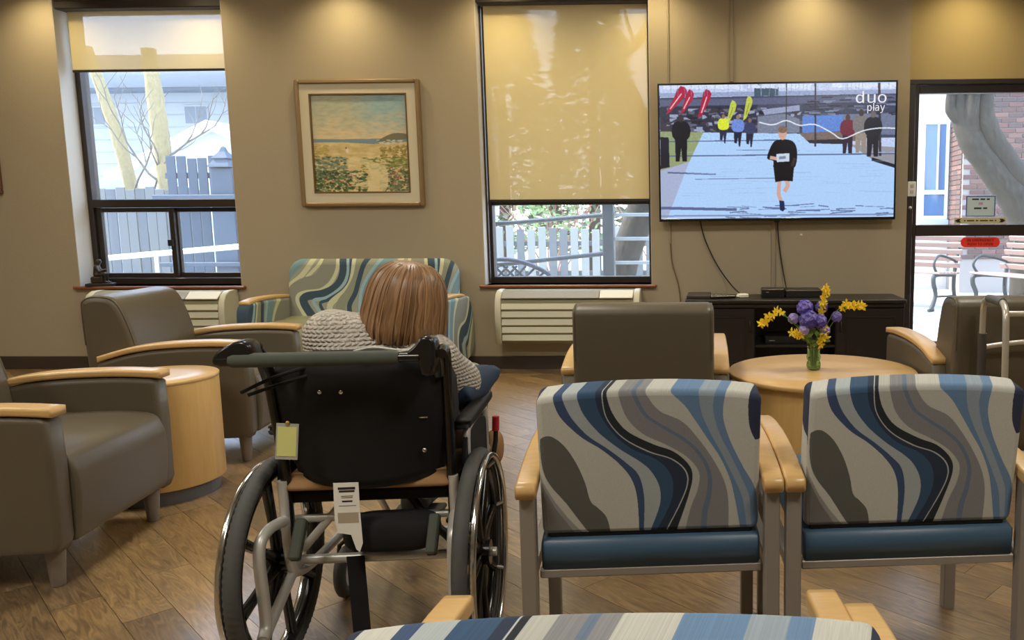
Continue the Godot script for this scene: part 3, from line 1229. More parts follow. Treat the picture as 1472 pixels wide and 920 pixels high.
	for s in [-1.0, 1.0]:
		st = mb()
		slab(st, [Vector2(0, 3.12), Vector2(s * 2.35, 2.04), Vector2(s * 2.35, 2.2), Vector2(0, 3.3)], 2, -3.9, 0.3, 0.0, 1, Transform3D(), false)
		obj("roof_slope", st, smat(c8(226, 222, 222), 0.8), t)
	st = mb()
	rbox(st, Vector3(-1.3, 0, 0.0), Vector3(1.3, 2.0, 0.04), 0.01)
	obj("garage_door", st, siding, t)
	# --- pale trunks and bare twigs in the left window
	var g := RandomNumberGenerator.new()
	g.seed = 5
	t = thing("bare_tree", "pale thick trunk in the middle of the left window view", "tree", Vector3(-8.55, 0, -6.6))
	st = mb(true)
	limb(st, [Vector3(-0.25, -0.1, 0), Vector3(-0.25, 0.8, 0), Vector3(-0.26, 1.8, 0), Vector3(-0.30, 2.7, 0), Vector3(-0.36, 3.8, 0)], [0.14, 0.125, 0.12, 0.125, 0.1], 3)
	obj("trunk", st, pale_bark, t)
	st = mb(true)
	twigs(st, Vector3(-0.26, 1.7, 0.05), Vector3(-0.8, 0.5, 0.3), 1.1, 0.022, 2, g)
	twigs(st, Vector3(-0.26, 2.1, 0.05), Vector3(0.8, 0.5, 0.2), 1.0, 0.02, 2, g)
	obj("branches", st, bark, t)
	t = thing("bare_tree", "slimmer pale trunk near the left edge of the left window view", "tree", Vector3(-9.7, 0, -6.9))
	st = mb(true)
	limb(st, [Vector3(0.2, -0.1, 0), Vector3(0.18, 1.0, 0), Vector3(0.06, 1.9, 0), Vector3(-0.1, 2.7, 0), Vector3(-0.42, 3.9, 0)], [0.12, 0.11, 0.1, 0.09, 0.07], 5)
	obj("trunk", st, pale_bark, t)
	st = mb(true)
	twigs(st, Vector3(0.3, 1.3, 0.1), Vector3(0.7, 0.4, 0.2), 1.2, 0.024, 2, g)
	twigs(st, Vector3(0.2, 1.6, 0.1), Vector3(0.6, 0.8, 0.2), 1.1, 0.02, 2, g)
	obj("branches", st, bark, t)
	# --- middle window: steel railing, leaning tree, shrubs, bench back
	var steel := smat(c8(62, 70, 77), 0.5, 0.2)
	t = thing("metal_railing", "blue-grey steel railing with thick posts outside the middle window", "railing", Vector3(-1.55, 0, -2.4))
	for p in [[-1.05, 0.1, 0.0], [0.36, 0.06, 0.0]]:
		st = mb()
		rbox(st, Vector3(p[0] - p[1], -0.02, -p[1]), Vector3(p[0] + p[1], 2.3, p[1]), 0.008)
		obj("post", st, steel, t)
	for y in [[0.76, 0.36], [1.16, 0.80], [0.42, 0.02]]:
		st = mb()
		tube(st, [Vector3(-1.0, y[1] + 0.28, -0.1), Vector3(0.33, y[0] + 0.02, 0.02)], 0.024, 8)
		obj("rail", st, steel, t)
	for y in [1.18, 0.93, 0.68, 0.44]:
		st = mb()
		rbox(st, Vector3(0.4, y - 0.018, -0.03), Vector3(3.2, y + 0.018, 0.0), 0.004)
		obj("rail", st, smat(c8(150, 160, 166), 0.4, 0.3), t)
	for x in [1.6, 3.1]:
		st = mb()
		rbox(st, Vector3(x - 0.03, -0.02, -0.06), Vector3(x + 0.03, 1.25, -0.03), 0.004)
		obj("post", st, steel, t)
	t = thing("leaning_tree", "dark leaning tree trunk outside the middle window, seen through the blind", "tree", Vector3(-1.08, 0, -3.6))
	st = mb(true)
	limb(st, [Vector3(-0.25, -0.1, 0), Vector3(-0.12, 0.6, 0), Vector3(0.12, 1.25, 0), Vector3(0.2, 1.75, 0), Vector3(0.02, 2.4, 0), Vector3(-0.4, 3.1, 0), Vector3(-0.72, 3.9, 0.1)], [0.24, 0.19, 0.17, 0.17, 0.17, 0.15, 0.12], 8, 18)
	obj("trunk", st, dark_bark, t)
	st = mb(true)
	limb(st, [Vector3(0.18, 1.6, 0), Vector3(0.42, 2.1, 0.05), Vector3(0.3, 2.55, 0.1), Vector3(0.42, 3.2, 0.1)], [0.1, 0.09, 0.075, 0.05], 9)
	limb(st, [Vector3(-0.35, 3.0, 0), Vector3(0.1, 3.15, 0.1), Vector3(0.35, 3.5, 0.2)], [0.1, 0.07, 0.05], 10)
	twigs(st, Vector3(0.1, 3.1, 0.1), Vector3(-0.4, 0.9, 0.2), 1.0, 0.025, 2, g)
	twigs(st, Vector3(-0.6, 3.5, 0.1), Vector3(-0.8, 0.5, 0.2), 1.2, 0.03, 2, g)
	obj("branches", st, bark, t)
	for p in [[Vector3(-2.9, 0, -7.7), 2.2, "green leafy bush beyond the steel railing, middle window left"], [Vector3(-1.0, 0, -7.8), 2.3, "green leafy bush with reddish twigs beside the leaning trunk"]]:
		shrub(p[0], p[1], p[2])
	# lattice garden seat, only its arched top shows above the sill
	t = thing("garden_bench", "dark lattice garden bench whose arched back tops the middle window sill", "bench", Vector3(-1.95, 0, -1.0))
	var ironm := smat(c8(62, 73, 90), 0.6)
	st = mb(true)
	var arc := []
	for i in 13:
		var u := -1.0 + 2.0 * i / 12
		arc.append(Vector3(u * 0.42, 0.79 - 0.13 * u * u, 0))
	tube(st, arc, 0.02, 8)
	tube(st, [Vector3(-0.42, 0.66, 0), Vector3(-0.42, 0.0, 0.05)], 0.02, 8)
	tube(st, [Vector3(0.42, 0.66, 0), Vector3(0.42, 0.0, 0.05)], 0.02, 8)
	obj("back_frame", st, ironm, t)
	for i in 11:
		for s in [-1.0, 1.0]:
			st = mb(true)
			var x0 := -0.4 + 0.08 * i
			var x1 := clampf(x0 + s * 0.3, -0.42, 0.42)
			var y1 := 0.43 + 0.3 * absf(x1 - x0) / 0.3
			y1 = minf(y1, 0.78 - 0.13 * pow(x1 / 0.42, 2))
			tube(st, [Vector3(x0, 0.43, 0), Vector3(x1, y1, 0)], 0.011, 5)
			obj("lattice_strip", st, ironm, t)
	st = mb()
	rbox(st, Vector3(-0.42, 0.4, -0.42), Vector3(0.42, 0.44, 0.02), 0.01)
	obj("seat", st, ironm, t)
	st = mb(true)
	tube(st, [Vector3(-0.4, 0.4, -0.4), Vector3(-0.4, 0.0, -0.42)], 0.02, 8)
	tube(st, [Vector3(0.4, 0.4, -0.4), Vector3(0.4, 0.0, -0.42)], 0.02, 8)
	obj("front_legs", st, ironm, t)
	# --- right: brick building, big tree, slatted benches
	var mortar := smat(c8(142, 136, 131), 0.9)
	t = thing("brick_building", "red-brown brick building with tall blue window beyond the glass door", "building", Vector3(3.2, 0, -6.4))
	st = mb()
	box(st, Vector3(0.44, -0.02, -3), Vector3(6, 5.0, 0))
	obj("wall", st, mortar, t)
	st = mb()
	box(st, Vector3(-0.6, -0.02, -3), Vector3(0.44, 5.0, -0.72))
	obj("wall", st, smat(c8(206, 196, 186), 0.9), t)
	var brick_mats := [smat(c8(98, 70, 64), 0.9), smat(c8(88, 66, 61), 0.9), smat(c8(108, 80, 72), 0.9), smat(c8(82, 67, 65), 0.9)]
	var bst := mb()
	rbox(bst, Vector3(0, 0, 0), Vector3(0.205, 0.062, 0.02), 0.004)
	bst.generate_normals()
	var bm := bst.commit()
	for row in 36:
		for k in 6:
			inst("brick", bm, brick_mats[g.randi() % 4], t, Transform3D(Basis(), Vector3(0.44 + k * 0.2155 + (0.108 if row % 2 else 0.0), 0.5 + row * 0.0755, 0.0)))
	# brick side that faces left, in the sun
	var sb := mb()
	rbox(sb, Vector3(-0.02, 0, 0), Vector3(0.0, 0.062, 0.205), 0.004)
	sb.generate_normals()
	var sbm := sb.commit()
	for row in 28:
		for k in 3:
			inst("brick", sbm, brick_mats[g.randi() % 4], t, Transform3D(Basis(), Vector3(0.44, 0.5 + row * 0.0755, -0.68 + k * 0.2155)))
	# window of the recessed part
	st = mb()
	for b in [[-0.02, 1.1, 0.03, 2.66], [0.36, 1.1, 0.41, 2.66], [0.03, 1.1, 0.36, 1.16], [0.03, 1.5, 0.36, 1.57], [0.03, 2.6, 0.36, 2.66], [0.22, 1.57, 0.25, 2.6]]:
		rbox(st, Vector3(b[0], b[1], -0.72), Vector3(b[2], b[3], -0.66), 0.005)
	var win := obj("window", st, smat(c8(226, 232, 236), 0.5), t)
	for b in [[0.03, 1.16, 0.36, 1.5], [0.03, 1.57, 0.22, 2.6], [0.25, 1.57, 0.36, 2.6]]:
		st = mb()
		box(st, Vector3(b[0], b[1], -0.70), Vector3(b[2], b[3], -0.69))
		obj("pane", st, smat(c8(82, 116, 156), 0.1), win)
	st = mb()
	rbox(st, Vector3(-0.06, 1.02, -0.72), Vector3(0.42, 1.1, -0.6), 0.01)
	obj("window_sill", st, siding, t)
	# added evergreens, placed to block the sky so the middle blind stays darker
	evergreen(Vector3(-4.6, 0, -10.9), 6.0, "added sky-blocking evergreen behind the left half of the shaded window")
	evergreen(Vector3(-2.75, 0, -11.2), 6.2, "added sky-blocking evergreen behind the leaning tree trunk")
	evergreen(Vector3(-0.2, 0, -11.6), 5.0, "added sky-blocking evergreen at the right edge of the shaded window view")
	t = thing("forked_tree", "thick grey forked tree trunk leaning outside the glass door", "tree", Vector3(4.0, 0, -4.6))
	st = mb(true)
	limb(st, [Vector3(0.12, -0.1, 0), Vector3(0.06, 0.7, 0), Vector3(-0.06, 1.2, 0), Vector3(-0.46, 1.72, 0), Vector3(-0.79, 2.13, 0), Vector3(-0.96, 2.6, 0.0), Vector3(-0.98, 3.5, 0.05)], [0.34, 0.3, 0.27, 0.2, 0.18, 0.12, 0.08], 21, 20)
	obj("trunk", st, dark_bark, t)
	st = mb(true)
	limb(st, [Vector3(0.0, 1.3, 0.06), Vector3(-0.34, 1.84, 0.12), Vector3(-0.58, 2.2, 0.12), Vector3(-0.67, 2.62, 0.1), Vector3(-0.6, 3.4, 0.1)], [0.15, 0.12, 0.115, 0.1, 0.07], 22)
	obj("branch", st, dark_bark, t)
	st = mb(true)
	limb(st, [Vector3(-0.76, 2.08, 0), Vector3(-0.84, 2.4, 0.1), Vector3(-0.80, 2.9, 0.15), Vector3(-0.74, 3.5, 0.15)], [0.12, 0.1, 0.08, 0.06], 23)
	obj("branch", st, dark_bark, t)
	st = mb(true)
	limb(st, [Vector3(-0.84, 2.28, 0), Vector3(-1.06, 2.45, 0.05), Vector3(-1.10, 2.62, 0.08), Vector3(-1.04, 3.2, 0.1)], [0.09, 0.07, 0.06, 0.045], 24)
	obj("branch", st, dark_bark, t)
	park_bench(Vector3(2.295, 0, -4.62), deg_to_rad(135), "wooden slat park bench with dark iron arm, left behind the glass door")
	park_bench(Vector3(3.62, 0, -3.35), deg_to_rad(112), "wooden slat park bench turned sideways, right behind the glass door")

func fence(called: String, label: String, at: Vector3, length: float, step: float, h: float, mats: Array, sd: int, gap: float) -> void:
	var t := thing(called, label, "fence", at)
	var g := RandomNumberGenerator.new()
	g.seed = sd
	var st := mb()
	rbox(st, Vector3(0, 0, 0), Vector3(step - gap, 1, 0.022), 0.004)
	st.generate_normals()
	var mesh := st.commit()
	var n := int(length / step)
	for i in n:
		var hh := h + g.randf_range(-0.04, 0.04)
		inst("board", mesh, mats[g.randi() % mats.size()], t, Transform3D(Basis().scaled(Vector3(1, hh, 1)), Vector3(i * step, -0.02, g.randf_range(-0.01, 0.01))))
	st = mb()
	for y in [0.25, h - 0.3]:
		rbox(st, Vector3(-0.05, y, -0.06), Vector3(length + 0.05, y + 0.08, -0.012), 0.004)
	obj("rail", st, mats[0], t)

func shrub(at: Vector3, h: float, label: String) -> void:
	var t := thing("garden_bush", label, "bush", at, 0.0, "bushes beyond the railing")
	var g := RandomNumberGenerator.new()
	g.seed = int(at.x * 100.0)
	var st := mb(true)
	for i in 14:
		var d := Vector3(g.randf_range(-0.6, 0.6), 1.0, g.randf_range(-0.4, 0.4)).normalized()
		twigs(st, Vector3(0, -0.02, 0), d, h * 0.8, 0.014, 1, g)
	obj("stems", st, smat(c8(150, 112, 100), 0.9), t)
	st = mb()
	for i in 620:
		var y := g.randf_range(0.35, 1.0) * h
		var a := g.randf() * TAU
		var r := sqrt(g.randf()) * 0.75 * (1.0 - 0.35 * y / h)
		var c := Vector3(cos(a) * r * 1.2, y, sin(a) * r)
		var u := Vector3(g.randf_range(-1, 1), g.randf_range(-1, 1), g.randf_range(-1, 1)).normalized() * 0.055
		var v := u.cross(Vector3(g.randf_range(-1, 1), g.randf_range(-1, 1), g.randf_range(-1, 1))).normalized() * 0.026
		quad(st, c - u, c + v, c + u, c - v)
	var lm := smat(c8(112, 134, 92), 0.7)
	lm.backlight_enabled = true
	lm.backlight = c8(104, 128, 76)
	var o := obj("foliage", st, lm, t)
	o.set_meta("kind", "stuff")

func park_bench(at: Vector3, turn: float, label: String) -> void:
	var t := thing("park_bench", label, "bench", at, turn, "park benches outside the door")
	var iron := smat(c8(40, 50, 53), 0.6, 0.2)
	var slatm := smat(c8(136, 116, 110), 0.7)
	for s in [-0.72, 0.72]:
		var st := mb(true)
		# back leg and back upright, front leg, arm loop
		tube(st, curve([Vector3(s, 0.0, 0.30), Vector3(s, 0.2, 0.2), Vector3(s, 0.42, 0.2), Vector3(s, 0.66, 0.26), Vector3(s, 0.9, 0.36)], 4), 0.026, 8)
		tube(st, curve([Vector3(s, 0.0, -0.34), Vector3(s, 0.18, -0.24), Vector3(s, 0.34, -0.30), Vector3(s, 0.43, -0.24), Vector3(s, 0.41, 0.2)], 4), 0.028, 8)
		tube(st, [Vector3(s, 0.16, -0.25), Vector3(s, 0.14, 0.22)], 0.014, 6)
		tube(st, curve([Vector3(s, 0.44, -0.22), Vector3(s, 0.56, -0.30), Vector3(s, 0.66, -0.2), Vector3(s, 0.64, 0.0), Vector3(s, 0.58, 0.22)], 5), 0.016, 8)
		tube(st, [Vector3(s, 0.0, -0.40), Vector3(s, 0.0, -0.28)], 0.02, 6)
		obj("iron_end", st, iron, t)
	var st2 := mb()
	rbox(st2, Vector3(-0.8, -0.014, -0.032), Vector3(0.8, 0.014, 0.032), 0.005)
	st2.generate_normals()
	var mesh := st2.commit()
	for i in 6:
		inst("seat_slat", mesh, slatm, t, Transform3D(Basis(), Vector3(0, 0.455 - 0.004 * i, -0.26 + i * 0.082)))
	for i in 5:
		var k := i / 4.0
		inst("back_slat", mesh, slatm, t, Transform3D(Basis(Vector3.RIGHT, deg_to_rad(74 - 6 * k)), Vector3(0, 0.53 + 0.085 * i, 0.2 + 0.032 * i - 0.02)))

func evergreen(at: Vector3, h: float, label: String) -> void:  # extra tree, put in to cut the sky light behind the blind
	var t := thing("sky_block_evergreen", label, "tree", at, 0.0, "added sky-blocking evergreens")
	var g := RandomNumberGenerator.new()
	g.seed = int(at.x * 77.0) + 500
	var st := mb(true)
	tube(st, [Vector3(0, -0.05, 0), Vector3(0.05, h * 0.5, 0), Vector3(0, h * 0.95, 0)], [0.14, 0.1, 0.03], 8)
	obj("trunk", st, smat(c8(88, 74, 62), 0.95), t)
	st = mb()
	for i in 2600:
		var y := pow(g.randf(), 0.8) * (h - 0.4) + 0.4
		var a := g.randf() * TAU
		var r := (0.35 + 0.65 * sqrt(g.randf())) * 1.3 * (1.0 - 0.7 * pow(y / h, 1.6))
		var c := Vector3(cos(a) * r, y, sin(a) * r)
		var u := Vector3(cos(a), g.randf_range(-0.5, 0.3), sin(a)).normalized() * 0.2
		var v := u.cross(Vector3(g.randf_range(-1, 1), 1.0, g.randf_range(-1, 1))).normalized() * 0.075
		quad(st, c - u, c + v, c + u, c - v)
	var o := obj("foliage", st, smat(c8(136, 148, 118), 0.8), t)
	o.set_meta("kind", "stuff")

# ---------------------------------------------------------------- things on the wall
func build_wall_things() -> void:
	build_painting()
	# sliver of another frame at the left edge of the picture
	var t := thing("picture_frame", "brown wooden picture frame cut by the left edge of the photo", "picture", Vector3(-5.72, 1.61, 0.0))
	var st := mb()
	for b in [[-0.26, -0.225, -0.225, 0.225], [0.225, -0.225, 0.26, 0.225], [-0.26, -0.26, 0.26, -0.225], [-0.26, 0.225, 0.26, 0.26]]:
		rbox(st, Vector3(b[0], b[1], 0.002), Vector3(b[2], b[3], 0.03), 0.005)
	obj("frame", st, smat(c8(92, 62, 42), 0.5), t)
	st = mb()
	box(st, Vector3(-0.225, -0.225, 0.002), Vector3(0.225, 0.225, 0.01))
	obj("print", st, smat(c8(176, 170, 150), 0.8), t)
	build_tv()
	# surface raceways and cables
	for a in [["slim painted cable raceway rising beside the middle window", -0.39, 0.95, 2.95, 0.008], ["wider painted cable raceway rising above the television", 0.07, 2.12, 2.95, 0.013]]:
		st = mb()
		rbox(st, Vector3(-a[4], 0, 0), Vector3(a[4], a[3] - a[2], 0.012), 0.003)
		var o := obj("cable_raceway", st, M.raceway, null)
		o.position = Vector3(a[1], a[2], 0.0)
		tag(o, a[0], "raceway", "raceways on the wall")
	st = mb()
	rbox(st, Vector3(-0.016, 0, 0), Vector3(0.016, 0.54, 0.014), 0.003)
	var o2 := obj("cable_raceway", st, M.raceway, null)
	o2.position = Vector3(0.38, 0.58, 0.0)
	tag(o2, "short pale raceway between television and cabinet", "raceway", "raceways on the wall")
	var cords := [
		["thin beige cord hanging from the slim raceway to the cabinet", [Vector3(-0.387, 0.95, 0.008), Vector3(-0.375, 0.8, 0.01), Vector3(-0.33, 0.64, 0.01), Vector3(-0.315, 0.50, 0.012)], 0.0045, smat(c8(112, 96, 72), 0.6)],
		["black power cord curving from the television to white adapter", [Vector3(-0.167, 1.13, 0.03), Vector3(-0.13, 0.98, 0.02), Vector3(-0.04, 0.79, 0.02), Vector3(0.06, 0.65, 0.05), Vector3(0.13, 0.592, 0.24)], 0.005, M.wire],
		["black cord dropping straight from television behind the black box", [Vector3(0.405, 1.13, 0.03), Vector3(0.42, 0.95, 0.02), Vector3(0.45, 0.75, 0.02), Vector3(0.478, 0.60, 0.06)], 0.005, M.wire],
	]
	for c in cords:
		st = mb(true)
		tube(st, curve(c[1], 6), c[2], 7)
		tag(obj("hanging_cable", st, c[3]), c[0], "cable")
	st = mb(true)
	lathe(st, [Vector2(0, 0), Vector2(0.011, 0), Vector2(0.011, 0.006), Vector2(0.005, 0.012), Vector2(0, 0.013)], 14, Transform3D(Basis(Vector3.RIGHT, PI / 2), Vector3(0.586, 1.009, 0)))
	tag(obj("wall_fitting", st, M.white_plastic), "tiny white cable knob on wall below the television", "wall fitting")
	# heating units under the windows
	ptac(-4.24, "cream heating and cooling unit under the left window, half hidden by armchair")
	ptac(-1.143, "cream heating and cooling unit under the middle window")

func ptac(x: float, label: String) -> void:
	var t := thing("wall_heater", label, "heater", Vector3(x, 0.222, 0.0), 0.0, "heaters under the windows")
	var h := 0.535
	var st := mb()
	# cabinet: rounded upper front edge
	var prof := [Vector2(0.0, 0.0), Vector2(-0.20, 0.0), Vector2(-0.20, 0.25), Vector2(-0.19, 0.32), Vector2(-0.16, 0.37), Vector2(-0.11, 0.395), Vector2(0.0, 0.40)]
	var end := []
	for p in prof:
		end.append(Vector2(p.x, p.y))
	for s in [[-h, -h + 0.045], [h - 0.045, h]]:
		st = mb()
		slab(st, end, 0, s[0], s[1], 0.006, 2)
		obj("end_panel", st, M.ptac, t)
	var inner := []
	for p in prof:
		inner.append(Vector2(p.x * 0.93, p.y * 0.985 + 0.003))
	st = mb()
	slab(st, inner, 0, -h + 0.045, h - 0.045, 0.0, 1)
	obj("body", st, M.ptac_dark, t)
	# louvres
	for i in 5:
		st = mb()
		rbox(st, Vector3(-h + 0.048, -0.023, -0.008), Vector3(h - 0.048, 0.023, 0.008), 0.004, Transform3D(Basis(Vector3.RIGHT, deg_to_rad(-16)), Vector3(0, 0.045 + i * 0.058, 0.188)))
		obj("louvre", st, M.ptac, t)
	# discharge grille on the slope and control flap
	st = mb()
	rbox(st, Vector3(-h + 0.048, -0.004, -0.04), Vector3(h - 0.30, 0.004, 0.04), 0.003, Transform3D(Basis(Vector3.RIGHT, deg_to_rad(38)), Vector3(0, 0.362, 0.158)))
	obj("discharge_grille", st, M.ptac_top, t)
	st = mb()
	rbox(st, Vector3(h - 0.295, -0.005, -0.042), Vector3(h - 0.05, 0.005, 0.042), 0.003, Transform3D(Basis(Vector3.RIGHT, deg_to_rad(38)), Vector3(0, 0.364, 0.158)))
	obj("control_flap", st, M.white_plastic, t)

func build_painting() -> void:
	var N := 400
	var im := Image.create(N, N, false, Image.FORMAT_RGB8)
	var n := noise(0.012, 9, 4)
	var n2 := noise(0.05, 19, 3)
	for y in N:
		for x in N:
			var v := float(y) / N
			var u := float(x) / N
			var k := n.get_noise_2d(x, y * 2.2)
			var c: Color
			if v < 0.45:
				var top := c8(150, 176, 176).lerp(c8(176, 176, 150), clampf(0.5 + 1.4 * sin(u * 5.0 + 0.5) * 0.5, 0, 1))
				c = top.lerp(c8(214, 192, 152), clampf((v - 0.16) / 0.27 + k * 0.5, 0, 1))
			else:
				c = c8(220, 198, 140).lerp(c8(196, 168, 110), clampf(0.4 + k, 0, 1))
			var dd := n2.get_noise_2d(x * 0.35, y * 1.1)
			c = c.lightened(clampf(dd * 0.1, 0, 0.1)).darkened(clampf(-dd * 0.1, 0, 0.1))
			im.set_pixel(x, y, c)
	var q := func(pts: Array) -> Array:
		var o := []
		for i in range(0, pts.size(), 2):
			o.append(Vector2((pts[i] - 100.0) / 670.0 * N, (pts[i + 1] - 130.0) / 665.0 * N))
		return o
	fill_poly(im, q.call([100, 428, 300, 432, 520, 430, 770, 425, 770, 452, 520, 466, 300, 452, 100, 452]), c8(118, 140, 146))
	fill_poly(im, curve(q.call([560, 450, 620, 412, 690, 392, 770, 400, 770, 430, 700, 440, 640, 452]), 4, true), c8(112, 112, 88))
	var g := RandomNumberGenerator.new()
	g.seed = 31
	# dabs: grass, flowers, sand
	var dabs := [
		[[100, 470, 200, 545], 60, [c8(186, 160, 80), c8(168, 148, 86)], 10, 4],
		[[580, 480, 770, 560], 90, [c8(158, 132, 62), c8(176, 152, 80), c8(134, 118, 58)], 9, 6],
		[[430, 560, 770, 640], 200, [c8(110, 124, 56), c8(140, 140, 70), c8(96, 112, 60)], 12, 4],
		[[100, 550, 330, 690], 260, [c8(96, 116, 84), c8(130, 142, 110), c8(74, 92, 62), c8(150, 152, 130)], 10, 5],
		[[100, 650, 470, 795], 380, [c8(58, 84, 46), c8(84, 108, 62), c8(108, 128, 88), c8(46, 66, 42)], 10, 6],
		[[560, 640, 790, 795], 300, [c8(62, 86, 48), c8(96, 112, 70), c8(120, 112, 76), c8(140, 134, 104)], 10, 6],
		[[330, 560, 620, 795], 120, [c8(226, 208, 160), c8(212, 190, 140)], 16, 5],
		[[110, 640, 400, 760], 40, [c8(176, 92, 80), c8(204, 124, 104), c8(206, 176, 160)], 5, 4],
		[[620, 630, 780, 750], 50, [c8(176, 88, 78), c8(208, 130, 112), c8(212, 190, 176)], 5, 4],
		[[560, 440, 740, 470], 30, [c8(214, 206, 190), c8(196, 190, 170)], 12, 3],
	]
	for d in dabs:
		for i in d[1]:
			var px := (g.randf_range(d[0][0], d[0][2]) - 100.0) / 670.0 * N
			var py := (g.randf_range(d[0][1], d[0][3]) - 130.0) / 665.0 * N
			var col: Color = d[2][g.randi() % d[2].size()]
			disc(im, Vector2(px, py), d[3] * g.randf_range(0.4, 1.0), d[4] * g.randf_range(0.4, 1.0), Color(col, 0.8))
	fill_poly(im, curve(q.call([340, 560, 420, 590, 480, 640, 500, 720, 470, 795, 590, 795, 620, 700, 600, 620, 520, 590, 430, 560]), 4, true), Color(c8(222, 204, 156), 0.75))
	disc(im, q.call([330, 492])[0], 4, 4, c8(170, 90, 70))
	disc(im, q.call([338, 512])[0], 6, 9, c8(226, 214, 196))
	var pm := smat(Color.WHITE, 0.6)
	pm.albedo_texture = tex(im)
	var W := 0.93
	var t := thing("framed_painting", "framed beach path painting with gold-brown frame above the sofa", "painting", Vector3(-2.685, 1.238, 0.0))
	var H := 0.927
	var gold := smat(c8(132, 108, 72), 0.4, 0.2)
	var st := mb()
	var poly := rrect(-W / 2, 0, W / 2, H, 0.03)
	# outer frame strips
	for b in [[-W / 2, 0.0, -W / 2 + 0.032, H], [W / 2 - 0.032, 0.0, W / 2, H], [-W / 2 + 0.032, 0.0, W / 2 - 0.032, 0.032], [-W / 2 + 0.032, H - 0.032, W / 2 - 0.032, H]]:
		rbox(st, Vector3(b[0], b[1], 0.003), Vector3(b[2], b[3], 0.045), 0.009)
	obj("frame", st, gold, t)
	st = mb()
	for b in [[-W / 2 + 0.03, 0.03, -W / 2 + 0.10, H - 0.03], [W / 2 - 0.10, 0.03, W / 2 - 0.03, H - 0.03], [-W / 2 + 0.10, 0.03, W / 2 - 0.10, 0.10], [-W / 2 + 0.10, H - 0.10, W / 2 - 0.10, H - 0.03]]:
		box(st, Vector3(b[0], b[1], 0.003), Vector3(b[2], b[3], 0.03))
	obj("linen_liner", st, smat(c8(204, 192, 166), 0.8), t)
	st = mb()
	for b in [[-W / 2 + 0.10, 0.10, -W / 2 + 0.112, H - 0.10], [W / 2 - 0.112, 0.10, W / 2 - 0.10, H - 0.10], [-W / 2 + 0.112, 0.10, W / 2 - 0.112, 0.112], [-W / 2 + 0.112, H - 0.112, W / 2 - 0.112, H - 0.10]]:
		rbox(st, Vector3(b[0], b[1], 0.003), Vector3(b[2], b[3], 0.034), 0.003)
	obj("inner_fillet", st, smat(c8(108, 82, 46), 0.4, 0.3), t)
	st = mb()
	uvf = func(p: Vector3) -> Vector2: return Vector2((p.x + W / 2 - 0.112) / (W - 0.224), 1.0 - (p.y - 0.112) / (H - 0.224))
	box(st, Vector3(-W / 2 + 0.112, 0.112, 0.003), Vector3(W / 2 - 0.112, H - 0.112, 0.02))
	obj("canvas", st, pm, t)
	uvf = null

